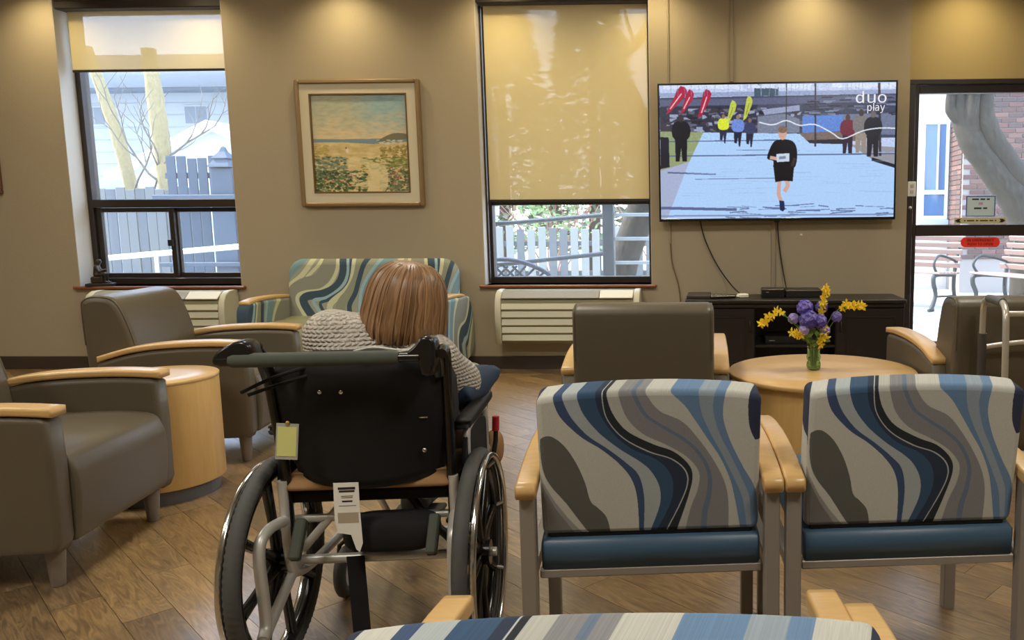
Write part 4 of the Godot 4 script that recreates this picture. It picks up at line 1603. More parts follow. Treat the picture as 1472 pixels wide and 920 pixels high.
func build_tv() -> void:
	var TW := 768
	var TH := 436
	var im := Image.create(TW, TH, false, Image.FORMAT_RGB8)
	var k := TW / 337.0
	var q := func(pts: Array) -> Array:
		var o := []
		for i in range(0, pts.size(), 2):
			o.append(Vector2((pts[i] - 950.0) * k, (pts[i + 1] - 121.5) * TH / 194.0))
		return o
	im.fill(c8(190, 204, 236))
	var g := RandomNumberGenerator.new()
	g.seed = 8
	# bridge and what stands under it
	fill_poly(im, q.call([948, 133, 1292, 131, 1292, 137, 948, 139]), c8(150, 164, 200))
	fill_poly(im, q.call([948, 140, 1292, 137, 1292, 200, 948, 200]), c8(72, 76, 100))
	fill_poly(im, q.call([948, 143, 1292, 139, 1292, 149, 948, 152]), c8(92, 98, 128))
	fill_poly(im, q.call([948, 153, 1090, 151, 1090, 190, 948, 192]), c8(52, 54, 72))
	fill_poly(im, q.call([1085, 122, 1120, 122, 1120, 138, 1085, 139]), c8(70, 92, 110))
	for i in 190:
		var x := g.randf_range(950, 1160)
		var y := g.randf_range(154, 192)
		fill_poly(im, q.call([x, y, x + g.randf_range(3, 14), y, x + g.randf_range(3, 14), y + g.randf_range(2, 6), x, y + g.randf_range(2, 6)]), [c8(40, 40, 54), c8(96, 100, 122), c8(150, 160, 186), c8(64, 60, 70)][g.randi() % 4])
	for i in 26:
		var x := g.randf_range(950, 1290)
		fill_poly(im, q.call([x, 122, x + g.randf_range(8, 30), 122, x + g.randf_range(8, 30), 126 + g.randf_range(0, 5), x, 127]), c8(214, 224, 246))
	fill_poly(im, q.call([1096, 158, 1150, 152, 1150, 160, 1100, 166]), c8(150, 160, 190))
	fill_poly(im, q.call([1090, 168, 1128, 164, 1150, 172, 1150, 192, 1090, 192]), c8(120, 128, 150))
	fill_poly(im, q.call([1154, 150, 1292, 148, 1292, 166, 1154, 168]), c8(62, 68, 92))
	fill_poly(im, q.call([1154, 168, 1212, 166, 1212, 190, 1154, 192]), c8(92, 132, 208))
	fill_poly(im, q.call([1212, 166, 1292, 164, 1292, 196, 1212, 194]), c8(110, 120, 148))
	fill_poly(im, q.call([1150, 192, 1235, 190, 1235, 204, 1150, 206]), c8(120, 104, 100))
	fill_poly(im, q.call([1150, 203, 1218, 201, 1218, 208, 1150, 210]), c8(44, 42, 52))
	# grass, side path, road
	fill_poly(im, q.call([948, 188, 1018, 190, 990, 236, 948, 250]), c8(146, 158, 116))
	fill_poly(im, q.call([948, 246, 992, 232, 968, 316, 948, 316]), c8(166, 176, 206))
	fill_poly(im, q.call([1012, 190, 1150, 193, 1165, 207, 1222, 209, 1292, 238, 1292, 318, 958, 318, 990, 236]), c8(172, 206, 246))
	fill_poly(im, q.call([1222, 209, 1292, 214, 1292, 240, 1256, 232]), c8(150, 150, 160))
	fill_poly(im, q.call([1254, 228, 1292, 240, 1292, 245, 1254, 233]), c8(40, 40, 52))
	for s in [[960, 203, 1120, 202, 1.5], [950, 224, 1290, 223, 1.8], [960, 248, 1030, 251, 2.2], [1000, 258, 1120, 257, 0.8], [950, 300, 1060, 303, 4.0], [1060, 216, 1150, 217, 0.8]]:
		stroke(im, q.call([s[0], s[1], s[2], s[3]]), s[4] * k, c8(92, 104, 146))
	for i in 46:
		var x := g.randf_range(1040, 1285)
		var y := g.randf_range(297, 316)
		stroke(im, q.call([x, y, x + g.randf_range(8, 40), y + g.randf_range(-3, 3)]), g.randf_range(1.0, 4.0), c8(96, 112, 156))
	stroke(im, q.call([948, 312, 1290, 311]), 5.0, c8(128, 144, 184))
	# banners
	for f in [[958, 164, 976, 126, 13, 0], [979, 164, 989, 131, 10, 0], [1004, 170, 1013, 131, 11, 0], [1045, 178, 1051, 147, 9, 1], [1069, 174, 1074, 141, 9, 1]]:
		var col := c8(172, 34, 66) if f[5] == 0 else c8(188, 200, 84)
		stroke(im, q.call([f[0] - 1, f[1] + 10, f[2], f[3]]), 1.2, c8(70, 66, 80))
		fill_poly(im, q.call([f[0], f[1], f[0] + f[4] * 0.55, f[1] - 4, f[2] + f[4] * 0.8, f[3] + 12, f[2] + f[4], f[3] + 4, f[2] + f[4] * 0.75, f[3] - 1, f[2] + f[4] * 0.3, f[3] - 3, f[2], f[3] + 2]), col)
		stroke(im, q.call([f[0] + f[4] * 0.5, f[1] - 8, f[2] + f[4] * 0.4, f[3] + 8]), 2.2 * 1.6, c8(236, 200, 206) if f[5] == 0 else c8(150, 158, 60))
	# poles
	for p in [[1131, 112, 1131, 192, 1.6], [1172, 112, 1173, 212, 2.4], [1262, 112, 1266, 226, 3.4], [1018, 150, 1018, 186, 1.0]]:
		stroke(im, q.call([p[0], p[1], p[2], p[3]]), p[4] * k, c8(58, 52, 62))
	for i in 70:
		var x := g.randf_range(1150, 1290)
		var y := g.randf_range(140, 166)
		fill_poly(im, q.call([x, y, x + g.randf_range(4, 20), y, x + g.randf_range(4, 20), y + g.randf_range(1, 3), x, y + 2]), [c8(48, 52, 72), c8(84, 92, 120), c8(120, 130, 160)][g.randi() % 3])
	for i in 40:
		var x := g.randf_range(950, 1290)
		stroke(im, q.call([x, 122, x + g.randf_range(-2, 2), 139]), 1.2, c8(150, 162, 196))
	for i in 60:
		var x := g.randf_range(960, 1280)
		var y := g.randf_range(215, 296)
		stroke(im, q.call([x, y, x + g.randf_range(10, 50), y + g.randf_range(-1, 1)]), g.randf_range(0.6, 1.6), c8(156, 188, 230))
	# marshals, runners and onlookers
	fill_poly(im, q.call([948, 196, 962, 197, 963, 240, 948, 243]), c8(34, 34, 46))
	tv_person(im, q, 980, 232, 68, c8(26, 26, 34), c8(26, 26, 34), c8(60, 54, 62), 0)
	tv_person(im, q, 1041, 206, 42, c8(214, 226, 60), c8(44, 46, 74), c8(140, 110, 100), 1)
	tv_person(im, q, 1062, 211, 46, c8(110, 140, 214), c8(34, 36, 60), c8(150, 116, 104), 1)
	tv_person(im, q, 1079, 212, 42, c8(60, 64, 100), c8(40, 42, 66), c8(130, 100, 96), 1)
	tv_person(im, q, 1219, 222, 56, c8(110, 44, 62), c8(48, 38, 58), c8(80, 60, 60), 0)
	tv_person(im, q, 1238, 221, 62, c8(122, 118, 120), c8(150, 140, 130), c8(70, 58, 58), 0)
	tv_person(im, q, 1255, 227, 66, c8(40, 42, 52), c8(40, 40, 50), c8(110, 100, 100), 0)
	# tape
	stroke(im, curve(q.call([1092, 176, 1112, 180, 1131, 174, 1150, 181, 1172, 180, 1196, 192, 1212, 201, 1240, 190, 1265, 186, 1292, 187]), 4), 4.0, c8(226, 232, 248))
	# leading runner
	var skin := c8(204, 164, 150)
	var kit := c8(20, 18, 26)
	stroke(im, curve(q.call([1122, 262, 1121, 280, 1125, 292]), 4), 5.5 * k, skin)
	stroke(im, curve(q.call([1131, 258, 1134, 268, 1129, 277]), 4), 6.0 * k, skin)
	fill_poly(im, q.call([1122, 290, 1129, 291, 1130, 303, 1127, 306, 1123, 304]), c8(28, 40, 84))
	fill_poly(im, q.call([1113, 238, 1143, 238, 1141, 262, 1128, 261, 1116, 263]), kit)
	fill_poly(im, curve(q.call([1110, 210, 1118, 202, 1136, 202, 1145, 210, 1147, 228, 1141, 244, 1115, 244, 1113, 232, 1104, 228]), 3, true), kit)
	stroke(im, q.call([1108, 227, 1118, 229]), 5.0 * k, skin)
	stroke(im, q.call([1144, 228, 1140, 240]), 4.5 * k, c8(60, 44, 48))
	fill_poly(im, q.call([1117, 222, 1136, 221, 1136, 233, 1118, 234]), c8(196, 210, 226))
	fill_poly(im, q.call([1121, 226, 1131, 225, 1131, 229, 1121, 230]), c8(120, 134, 160))
	disc(im, q.call([1126, 193])[0], 6.0 * k, 9.0 * k, skin)
	disc(im, q.call([1126, 187])[0], 7.0 * k, 5.0 * k, c8(126, 100, 84))
	var pn := noise(0.09, 77, 3)
	for y in TH:
		for x in TW:
			var c := im.get_pixel(x, y)
			var kk := 1.0 + pn.get_noise_2d(x, y * 1.6) * (0.12 if y < 190 else 0.03)
			im.set_pixel(x, y, Color(clampf(c.r * kk, 0, 1), clampf(c.g * kk, 0, 1), clampf(c.b * kk, 0, 1)))
	im.resize(400, 228, Image.INTERPOLATE_LANCZOS)
	var t := thing("wall_tv", "large flat television on wall showing a road race", "television", Vector3(0.3975, 1.117, 0.0))
	var W := 1.716
	var H := 0.984
	var tilt := Transform3D(Basis(Vector3(0, 0, 1), deg_to_rad(0.25)), Vector3.ZERO)
	var st := mb()
	rbox(st, Vector3(-W / 2, 0, 0.045), Vector3(W / 2, H, 0.098), 0.004, tilt)
	obj("casing", st, M.plastic_black, t)
	st = mb()
	for b in [[-W / 2, 0.0, -W / 2 + 0.013, H], [W / 2 - 0.013, 0.0, W / 2, H], [-W / 2 + 0.013, 0.0, W / 2 - 0.013, 0.02], [-W / 2 + 0.013, H - 0.013, W / 2 - 0.013, H]]:
		rbox(st, Vector3(b[0], b[1], 0.096), Vector3(b[2], b[3], 0.104), 0.002, tilt)
	obj("bezel", st, M.plastic_black, t)
	var sm := smat(c8(6, 6, 7), 0.25)
	sm.emission_enabled = true
	sm.emission_texture = tex(im)
	sm.emission_operator = BaseMaterial3D.EMISSION_OP_MULTIPLY
	sm.emission = Color.WHITE
	sm.emission_energy_multiplier = 0.78
	st = mb()
	uvf = func(p: Vector3) -> Vector2: return Vector2((p.x + W / 2 - 0.013) / (W - 0.026), 1.0 - (p.y - 0.02) / (H - 0.033))
	var sx := W / 2 - 0.013
	quad(st, tilt * Vector3(-sx, 0.02, 0.0985), tilt * Vector3(sx, 0.02, 0.0985), tilt * Vector3(sx, H - 0.013, 0.0985), tilt * Vector3(-sx, H - 0.013, 0.0985))
	obj("screen", st, sm, t)
	uvf = null
	var glow := smat(c8(200, 208, 226), 0.5)
	glow.emission_enabled = true
	glow.emission = c8(206, 212, 230)
	glow.emission_energy_multiplier = 0.55
	inst("screen_logo", text_mesh("duo", 0.105, 0.0008, false, false), glow, t, Transform3D(tilt.basis.scaled(Vector3(1.25, 1, 1)), Vector3(0.665, 0.868, 0.0992)))
	inst("screen_logo", text_mesh("play", 0.07, 0.0008, false, false), glow, t, Transform3D(tilt.basis, Vector3(0.70, 0.80, 0.0992)))
	st = mb()
	rbox(st, Vector3(-0.3, 0.25, 0.0), Vector3(0.3, 0.75, 0.045), 0.004)
	obj("wall_mount", st, M.black, t)
	st = mb()
	rbox(st, Vector3(-0.02, -0.012, 0.07), Vector3(0.02, 0.004, 0.098), 0.002)
	obj("sensor_tab", st, M.plastic_black, t)
	var l := AreaLight3D.new()
	l.name = "screen_light"
	l.light_color = Color(0.72, 0.84, 1.0)
	l.area_size = Vector2(W - 0.05, H - 0.05)
	l.light_energy = 0.12
	l.area_range = 12.0
	l.shadow_enabled = true
	t.add_child(l)
	l.position = Vector3(0, H / 2, 0.112)
	l.rotation.y = PI

func tv_person(im: Image, q: Callable, x: float, foot: float, h: float, top: Color, legs: Color, head: Color, run: int) -> void:
	var w := h * 0.13
	fill_poly(im, q.call([x - w, foot - h * 0.5, x + w, foot - h * 0.5, x + w * (0.5 if run else 0.9), foot, x + w * 0.2, foot, x, foot - h * 0.3, x - w * 0.3, foot - (h * 0.1 if run else 0.0), x - w * 0.9, foot - (h * 0.12 if run else 0.0)]), legs)
	fill_poly(im, curve(q.call([x - w * 1.1, foot - h * 0.48, x - w * 1.5, foot - h * 0.7, x - w * 0.8, foot - h * 0.85, x + w * 0.8, foot - h * 0.85, x + w * 1.5, foot - h * 0.7, x + w * 1.1, foot - h * 0.48]), 3, true), top)
	var c: Vector2 = q.call([x, foot - h * 0.92])[0]
	disc(im, c, h * 0.06 * 2.28, h * 0.08 * 2.28, head)

# ---------------------------------------------------------------- lounge seating
func leg_mesh(h: float, r0: float, r1: float) -> SurfaceTool:
	var st := mb(true)
	lathe(st, [Vector2(0, 0), Vector2(r0, 0.0), Vector2(r0 * 1.06, 0.004), Vector2(r1, h * 0.85), Vector2(r1, h), Vector2(0, h)], 18)
	return st

func armchair(label: String, at: Vector3, turn: float) -> Node3D:
	var t := thing("lounge_armchair", label, "armchair", at, turn, "grey-brown vinyl armchairs")
	var top := curve([Vector2(0.355, 0.552), Vector2(0.2, 0.562), Vector2(0.0, 0.558), Vector2(-0.15, 0.54), Vector2(-0.29, 0.502)], 4)
	for s in [-1.0, 1.0]:
		var poly := [Vector2(-0.335, 0.125), Vector2(0.335, 0.125), Vector2(0.35, 0.16), Vector2(0.353, 0.40), Vector2(0.349, 0.535)]
		for p in top.slice(1):
			poly.append(p - Vector2(0, 0.004))
		var st := mb()
		slab(st, poly, 0, minf(s * 0.262, s * 0.345), maxf(s * 0.262, s * 0.345), 0.018, 4)
		obj("arm_panel", st, M.vinyl, t)
		var cap := []
		for p in top:
			cap.append(p)
		for i in range(top.size() - 1, -1, -1):
			cap.append(top[i] + Vector2(0, 0.027))
		cap[0] = Vector2(0.362, 0.551)
		cap[cap.size() - 1] = Vector2(0.362, 0.578)
		st = mb()
		slab(st, cap, 0, minf(s * 0.264, s * 0.346), maxf(s * 0.264, s * 0.346), 0.009, 3)
		obj("arm_cap", st, M.maple, t)
	var st := mb()
	var seat := curve([Vector2(-0.16, 0.14), Vector2(0.1, 0.134), Vector2(0.28, 0.134), Vector2(0.335, 0.136), Vector2(0.355, 0.15), Vector2(0.364, 0.19), Vector2(0.372, 0.30), Vector2(0.362, 0.38), Vector2(0.31, 0.43), Vector2(0.1, 0.438), Vector2(-0.17, 0.405)], 4, true)
	slab(st, seat, 0, -0.2645, 0.2645, 0.012, 3)
	obj("seat", st, M.vinyl, t)
	st = mb()
	var back := curve([Vector2(-0.33, 0.13), Vector2(-0.365, 0.40), Vector2(-0.378, 0.72), Vector2(-0.362, 0.785), Vector2(-0.30, 0.80), Vector2(-0.225, 0.775), Vector2(-0.175, 0.66), Vector2(-0.14, 0.50), Vector2(-0.13, 0.36), Vector2(-0.16, 0.14)], 4, true)
	slab(st, back, 0, -0.282, 0.282, 0.03, 5)
	obj("backrest", st, M.vinyl, t)
	for s in [-1.0, 1.0]:
		st = mb(true)
		var pip := []
		for p in inset(back, -0.0065):
			if p.y > 0.5:
				pip.append(Vector3(s * 0.272, p.y, -p.x))
		tube(st, pip, 0.0035, 6)
		obj("piping", st, M.vinyl, t)
	var lst := leg_mesh(0.13, 0.019, 0.028)
	lst.generate_normals()
	var lm := lst.commit()
	for s in [-1.0, 1.0]:
		for f in [-0.28, 0.29]:
			inst("leg", lm, M.leg, t, Transform3D(Basis(), Vector3(s * 0.275, 0, -f)))
	return t

func build_lounge() -> void:
	var d9 := deg_to_rad(9)
	armchair("taupe vinyl armchair at the left edge in front of drum table", Vector3(-2.42, 0, 3.44), -PI / 2 + d9)
	armchair("taupe vinyl armchair behind the drum table near left window", Vector3(-2.60, 0, 2.13), -PI / 2 + d9)
	armchair("taupe vinyl armchair seen from behind in the middle, facing television", Vector3(-0.325, 0, 2.50), deg_to_rad(1.5))
	armchair("taupe vinyl armchair at the right edge behind the walker", Vector3(1.215, 0, 2.24), deg_to_rad(6))
	# love seat in swirl fabric
	var t := thing("love_seat", "two-seat sofa in blue and cream swirl fabric under painting", "sofa", Vector3(-2.575, 0, 0.41), PI, "")
	# built facing -z then turned round: local forward -z looks into the room
	var W := 0.69
	for s in [-1.0, 1.0]:
		uvf = func(p: Vector3) -> Vector2: return Vector2(p.z * 1.53 + 0.3, (0.87 - p.y) / 0.9)
		var poly := curve([Vector2(-0.34, 0.13), Vector2(0.33, 0.13), Vector2(0.36, 0.2), Vector2(0.365, 0.42), Vector2(0.34, 0.565), Vector2(0.2, 0.587), Vector2(-0.1, 0.58), Vector2(-0.33, 0.535)], 4, true)
		var st := mb()
		slab(st, poly, 0, minf(s * 0.60, s * W), maxf(s * 0.60, s * W), 0.02, 4)
		obj("arm_panel", st, M.fabric_sofa, t)
		uvf = null
		var top := curve([Vector2(0.33, 0.571), Vector2(0.18, 0.587), Vector2(-0.1, 0.582), Vector2(-0.22, 0.565)], 4)
		var cap := top.duplicate()
		for i in range(top.size() - 1, -1, -1):
			cap.append(top[i] + Vector2(0, 0.026))
		st = mb()
		slab(st, cap, 0, minf(s * 0.606, s * 0.682), maxf(s * 0.606, s * 0.682), 0.009, 3)
		obj("arm_cap", st, M.maple, t)
	var st := mb()
	var seat := curve([Vector2(-0.2, 0.16), Vector2(0.33, 0.14), Vector2(0.37, 0.2), Vector2(0.372, 0.33), Vector2(0.35, 0.40), Vector2(0.29, 0.432), Vector2(0.0, 0.435), Vector2(-0.2, 0.42)], 4, true)
	slab(st, seat, 0, -0.598, 0.598, 0.02, 3)
	obj("seat", st, smat(c8(136, 134, 104), 0.5), t)
	uvf = func(p: Vector3) -> Vector2: return Vector2((0.62 - p.x) * 1.53 + p.z * 0.6 + 0.08, (0.875 - p.y) / 0.46)
	st = mb()
	var outline := rrect(-0.625, 0.14, 0.625, 0.872, 0.11, 7)
	slab(st, outline, 2, 0.0, 0.15, 0.05, 5, Transform3D(Basis(Vector3.RIGHT, deg_to_rad(8)), Vector3(0, 0, 0.08)))
	obj("backrest", st, M.fabric_sofa, t)
	uvf = null
	var lst := leg_mesh(0.14, 0.02, 0.03)
	lst.generate_normals()
	var lm := lst.commit()
	for s in [-0.62, 0.62]:
		for z in [-0.29, 0.29]:
			inst("leg", lm, M.leg, t, Transform3D(Basis(), Vector3(s, 0, z)))
	# drum side table
	var c := thing("drum_table", "round maple drum side table between the two left armchairs", "table", Vector3(-2.36, 0, 2.80))
	st = mb(true)
	lathe(st, [Vector2(0, 0), Vector2(0.205, 0), Vector2(0.205, 0.062), Vector2(0, 0.062)], 48, Transform3D(), false)
	obj("plinth", st, M.plinth, c)
	st = mb(true)
	lathe(st, [Vector2(0.19, 0.06), Vector2(0.228, 0.06), Vector2(0.23, 0.063), Vector2(0.23, 0.486)], 64)
	obj("drum", st, M.maple_drum, c)
	st = mb(true)
	lathe(st, [Vector2(0.0, 0.486), Vector2(0.231, 0.486), Vector2(0.2325, 0.490)], 64)
	lathe(st, [Vector2(0.2325, 0.490), Vector2(0.2325, 0.498), Vector2(0.229, 0.5015)], 64)
	lathe(st, [Vector2(0.229, 0.5015), Vector2(0.12, 0.502), Vector2(0.0, 0.502)], 64)
	obj("table_top", st, M.maple, c)
	# coffee table
	c = thing("coffee_table", "low round maple coffee table with flower vase on it", "table", Vector3(0.45, 0, 2.405))
	st = mb(true)
	lathe(st, [Vector2(0, 0), Vector2(0.33, 0), Vector2(0.33, 0.06), Vector2(0, 0.06)], 48, Transform3D(), false)
	obj("plinth", st, M.plinth, c)
	st = mb(true)
	lathe(st, [Vector2(0.3, 0.06), Vector2(0.37, 0.06), Vector2(0.372, 0.063), Vector2(0.372, 0.428)], 72)
	obj("drum", st, M.maple_drum, c)
	st = mb(true)
	lathe(st, [Vector2(0.0, 0.428), Vector2(0.419, 0.428), Vector2(0.424, 0.432)], 72)
	lathe(st, [Vector2(0.424, 0.432), Vector2(0.424, 0.444), Vector2(0.42, 0.4495)], 72)
	lathe(st, [Vector2(0.42, 0.4495), Vector2(0.2, 0.45), Vector2(0.0, 0.45)], 72)
	obj("table_top", st, M.maple, c)

# ---------------------------------------------------------------- guest chairs
func build_guest_chairs() -> void:
	var turn := deg_to_rad(5.5)
	var gap := 0.592
	var step := Vector3(gap * cos(turn), 0, -gap * sin(turn))
	var a := Vector3(-0.182, 0, 4.06)
	var proto := guest_chair("blue swirl-fabric guest chair in front of middle armchair")
	proto.position = a
	proto.rotation.y = turn
	var b := Vector3(-0.11, 0, 5.125)
	var t2 := deg_to_rad(3.0)
	var step2 := Vector3(gap * cos(t2), 0, -gap * sin(t2))
	var spots := [
		[a + step, turn, "blue swirl-fabric guest chair in front of coffee table and walker"],
		[b, t2, "nearest guest chair, only its back top and two arms show at bottom"],
		[b + step2 + Vector3(0, 0, 0.045), t2, "guest chair cut off at the bottom right corner"],
	]
	for s in spots:
		var o: Node3D = proto.duplicate()
		o.name = numbered("guest_chair")
		add_child(o)
		o.position = s[0]
		o.rotation.y = s[1]
		o.set_meta("label", s[2])

func guest_chair(label: String) -> Node3D:
	var t := thing("guest_chair", label, "chair", Vector3.ZERO, 0.0, "blue swirl-fabric guest chairs")
	var st: SurfaceTool
	for s in [-1.0, 1.0]:
		var x: float = s * 0.2715
		# rear leg (towards the viewer) and front leg
		st = mb()
		slab(st, [Vector2(-0.248, 0.0), Vector2(-0.21, 0.0), Vector2(-0.202, 0.54), Vector2(-0.24, 0.54)], 0, x - 0.017, x + 0.017, 0.003, 1, Transform3D(), false)
		obj("leg", st, M.metal_paint, t)
		st = mb()
		slab(st, [Vector2(0.205, 0.0), Vector2(0.24, 0.0), Vector2(0.24, 0.555), Vector2(0.205, 0.555)], 0, x - 0.017, x + 0.017, 0.003, 1, Transform3D(), false)
		obj("leg", st, M.metal_paint, t)
		# side rail
		st = mb()
		slab(st, [Vector2(-0.225, 0.325), Vector2(0.21, 0.345), Vector2(0.21, 0.375), Vector2(-0.225, 0.355)], 0, x - 0.012, x + 0.012, 0.002, 1, Transform3D(), false)
		obj("side_rail", st, M.metal_paint, t)
		# maple arm: gently arched, thick rounded rear end
		var top := curve([Vector2(-0.258, 0.560), Vector2(-0.13, 0.583), Vector2(0.03, 0.594), Vector2(0.16, 0.59), Vector2(0.262, 0.577)], 4)
		var low := curve([Vector2(0.262, 0.55), Vector2(0.16, 0.56), Vector2(0.03, 0.563), Vector2(-0.13, 0.553), Vector2(-0.258, 0.531)], 4)
		st = mb()
		slab(st, top + low, 0, x - 0.0235, x + 0.0235, 0.006, 3)
		obj("arm", st, M.maple, t)
	st = mb()
	rbox(st, Vector3(-0.25, 0.334, 0.195), Vector3(0.25, 0.355, 0.222), 0.003)
	obj("rear_rail", st, M.metal_paint, t)
	st = mb()
	rbox(st, Vector3(-0.25, 0.345, -0.235), Vector3(0.25, 0.375, -0.21), 0.003)
	obj("front_rail", st, M.metal_paint, t)
	st = mb()
	slab(st, curve([Vector2(-0.222, 0.356), Vector2(-0.1, 0.362), Vector2(0.22, 0.378), Vector2(0.268, 0.40), Vector2(0.272, 0.445), Vector2(0.24, 0.466), Vector2(0.0, 0.452), Vector2(-0.2, 0.424), Vector2(-0.222, 0.418)], 1, true), 0, -0.246, 0.246, 0.007, 3)
	obj("seat", st, M.blue_vinyl, t)
	st = mb()
	rbox(st, Vector3(-0.23, 0.422, 0.12), Vector3(0.23, 0.45, 0.205), 0.004)
	obj("back_bracket", st, M.black, t)
	# backrest cushion
	var outline := []
	var hw := 0.2435
	var h := 0.328
	for p in rrect(-hw, 0.0, hw, h, 0.016, 4):
		var k: float = 1.0 - pow(p.x / hw, 2)
		outline.append(p + Vector2(0, 0.016 * k * clampf(p.y / h, 0, 1)))
	# more points along the top edge so that it arches
	var full := []
	for i in outline.size():
		var u: Vector2 = outline[i]
		var v: Vector2 = outline[(i + 1) % outline.size()]
		full.append(u)
		if u.distance_to(v) > 0.2 and u.y > 0.3 and v.y > 0.3:
			for j in range(1, 10):
				var w := u.lerp(v, j / 10.0)
				full.append(w + Vector2(0, 0.014 * (1.0 - pow(w.x / hw, 2))))
	uvf = func(p: Vector3) -> Vector2: return Vector2((p.x + hw + (p.z - 0.075) * 0.3) / (2 * hw), clampf(1.0 - (p.y - 0.004) / (h + 0.008), 0.006, 0.994))
	st = mb()
	slab(st, full, 2, 0.0, 0.078, 0.013, 4)
	var back := obj("backrest", st, M.fabric, t)
	back.transform = Transform3D(Basis(Vector3.RIGHT, deg_to_rad(9)), Vector3(0, 0.442, 0.133))
	uvf = null
	st = mb(true)
	var seam := []
	for p in inset(full, 0.010):
		if p.y > 0.03:
			seam.append(Vector3(p.x, p.y, 0.0745))
	tube(st, seam, 0.0018, 5)
	var sm := obj("seam", st, smat(c8(70, 82, 100), 0.8), back)
	return t

# ---------------------------------------------------------------- wheelchair
func build_wheelchair() -> void:
	var t := thing("wheelchair", "black high-back wheelchair with spoked wheels, seen from behind", "wheelchair", Vector3(-0.885, 0, 4.05), deg_to_rad(7))
	var st: SurfaceTool
	# drive wheels
	for s in [-1.0, 1.0]:
		var R := 0.272
		var c := Vector3(s * 0.25, R, 0)
		st = mb(true)
		ring_x(st, c, R - 0.019, 0.019, 180, 12, 1.0, 0.006)
		var ty := obj("tyre", st, M.rubber, t)
		st = mb(true)
		ring_x(st, c, R - 0.043, 0.012, 64, 8, 1.1)
		# spokes of the moulded wheel
		for k in 8:
			var a := TAU * k / 8.0 + 0.2
			var d := Vector3(0, cos(a), sin(a))
			tube(st, [c + d * 0.02, c + d * 0.12, c + d * (R - 0.05)], [0.017, 0.012, 0.014], 8)
		tube(st, [c + Vector3(-0.03, 0, 0), c + Vector3(0.03, 0, 0)], 0.032, 18)
		obj("rim", st, M.plastic_black, ty)
		st = mb(true)
		ring_x(st, c + Vector3(s * 0.029, 0, 0), 0.25, 0.0085, 72, 8)
		var hr := obj("hand_rim", st, M.chrome, ty)
		for k in 8:
			st = mb(true)
			var a := TAU * k / 8.0 + 0.2
			var d := Vector3(0, cos(a), sin(a))
			tube(st, [c + d * 0.228 + Vector3(s * 0.008, 0, 0), c + d * 0.246 + Vector3(s * 0.027, 0, 0)], 0.005, 6)
			obj("rim_stud", st, M.silver, ty)
		st = mb(true)
		tube(st, [c + Vector3(-0.034, 0, 0), c + Vector3(0.045, 0, 0)], 0.012, 12)
		obj("axle_cap", st, M.silver, ty)
	# tubular side frames
	for s in [-1.0, 1.0]:
		var x: float = s * 0.205
		st = mb(true)
		tube(st, curve([Vector3(x, 0.50, 0.055), Vector3(x, 0.30, 0.045), Vector3(x, 0.24, 0.0), Vector3(x, 0.22, -0.18), Vector3(x, 0.23, -0.36), Vector3(x, 0.34, -0.41), Vector3(x, 0.45, -0.36)], 4), 0.0125, 10)
		tube(st, [Vector3(x, 0.435, 0.05), Vector3(x, 0.445, -0.38)], 0.0125, 10)
		obj("side_frame", st, M.silver, t)
		# anti-tip tube with its small wheel
		st = mb(true)
		tube(st, curve([Vector3(x, 0.40, 0.06), Vector3(x + s * 0.012, 0.40, 0.13), Vector3(x + s * 0.016, 0.36, 0.17), Vector3(x + s * 0.012, 0.20, 0.17), Vector3(x + s * 0.008, 0.165, 0.20)], 5), 0.0135, 10)
		tube(st, [Vector3(x, 0.27, 0.0), Vector3(x + s * 0.01, 0.17, 0.17), Vector3(x + s * 0.01, 0.13, 0.24)], 0.0125, 10)
		var at := obj("anti_tip_tube", st, M.silver, t)
		st = mb(true)
		tube(st, [Vector3(x + s * 0.01, 0.145, 0.21), Vector3(x + s * 0.01, 0.07, 0.215)], [0.014, 0.018], 10)
		ring_x(st, Vector3(x + s * 0.01, 0.045, 0.215), 0.03, 0.014, 24, 8)
		obj("anti_tip_wheel", st, M.rubber, at)
		# lever blocks on the frame
		st = mb()
		rbox(st, Vector3(-0.013, -0.05, -0.012), Vector3(0.013, 0.05, 0.012), 0.004, Transform3D(Basis(Vector3.RIGHT, deg_to_rad(-38)), Vector3(x - s * 0.045, 0.365, 0.10)))
		obj("release_pedal", st, M.foam, t)
		# casters
		st = mb(true)
		ring_x(st, Vector3(s * 0.215, 0.078, -0.36), 0.06, 0.018, 40, 10)
		var cw := obj("caster_wheel", st, M.rubber, t)
		st = mb(true)
		tube(st, [Vector3(s * 0.215 - 0.012, 0.078, -0.36), Vector3(s * 0.215 + 0.012, 0.078, -0.36)], 0.044, 16)
		obj("caster_hub", st, M.silver, cw)
		st = mb(true)
		for e in [-0.025, 0.025]:
			tube(st, [Vector3(s * 0.215 + e, 0.078, -0.36), Vector3(s * 0.215 + e, 0.15, -0.385), Vector3(s * 0.215, 0.17, -0.39)], 0.007, 6)
		tube(st, [Vector3(s * 0.215, 0.165, -0.39), Vector3(s * 0.215, 0.25, -0.39)], 0.014, 10)
		obj("caster_fork", st, M.black, cw)
	# axle and cross tubes
	st = mb(true)
	tube(st, [Vector3(-0.25, 0.272, 0.0), Vector3(0.25, 0.272, 0.0)], 0.0125, 12)
	obj("axle_tube", st, M.silver, t)
	st = mb(true)
	tube(st, [Vector3(-0.2, 0.385, 0.01), Vector3(0.2, 0.385, 0.01)], 0.01, 10)
	obj("cross_tube", st, M.silver, t)
	st = mb(true)
	tube(st, [Vector3(-0.2, 0.22, -0.3), Vector3(0.2, 0.22, -0.3)], 0.0115, 10)
	obj("cross_tube", st, M.silver, t)
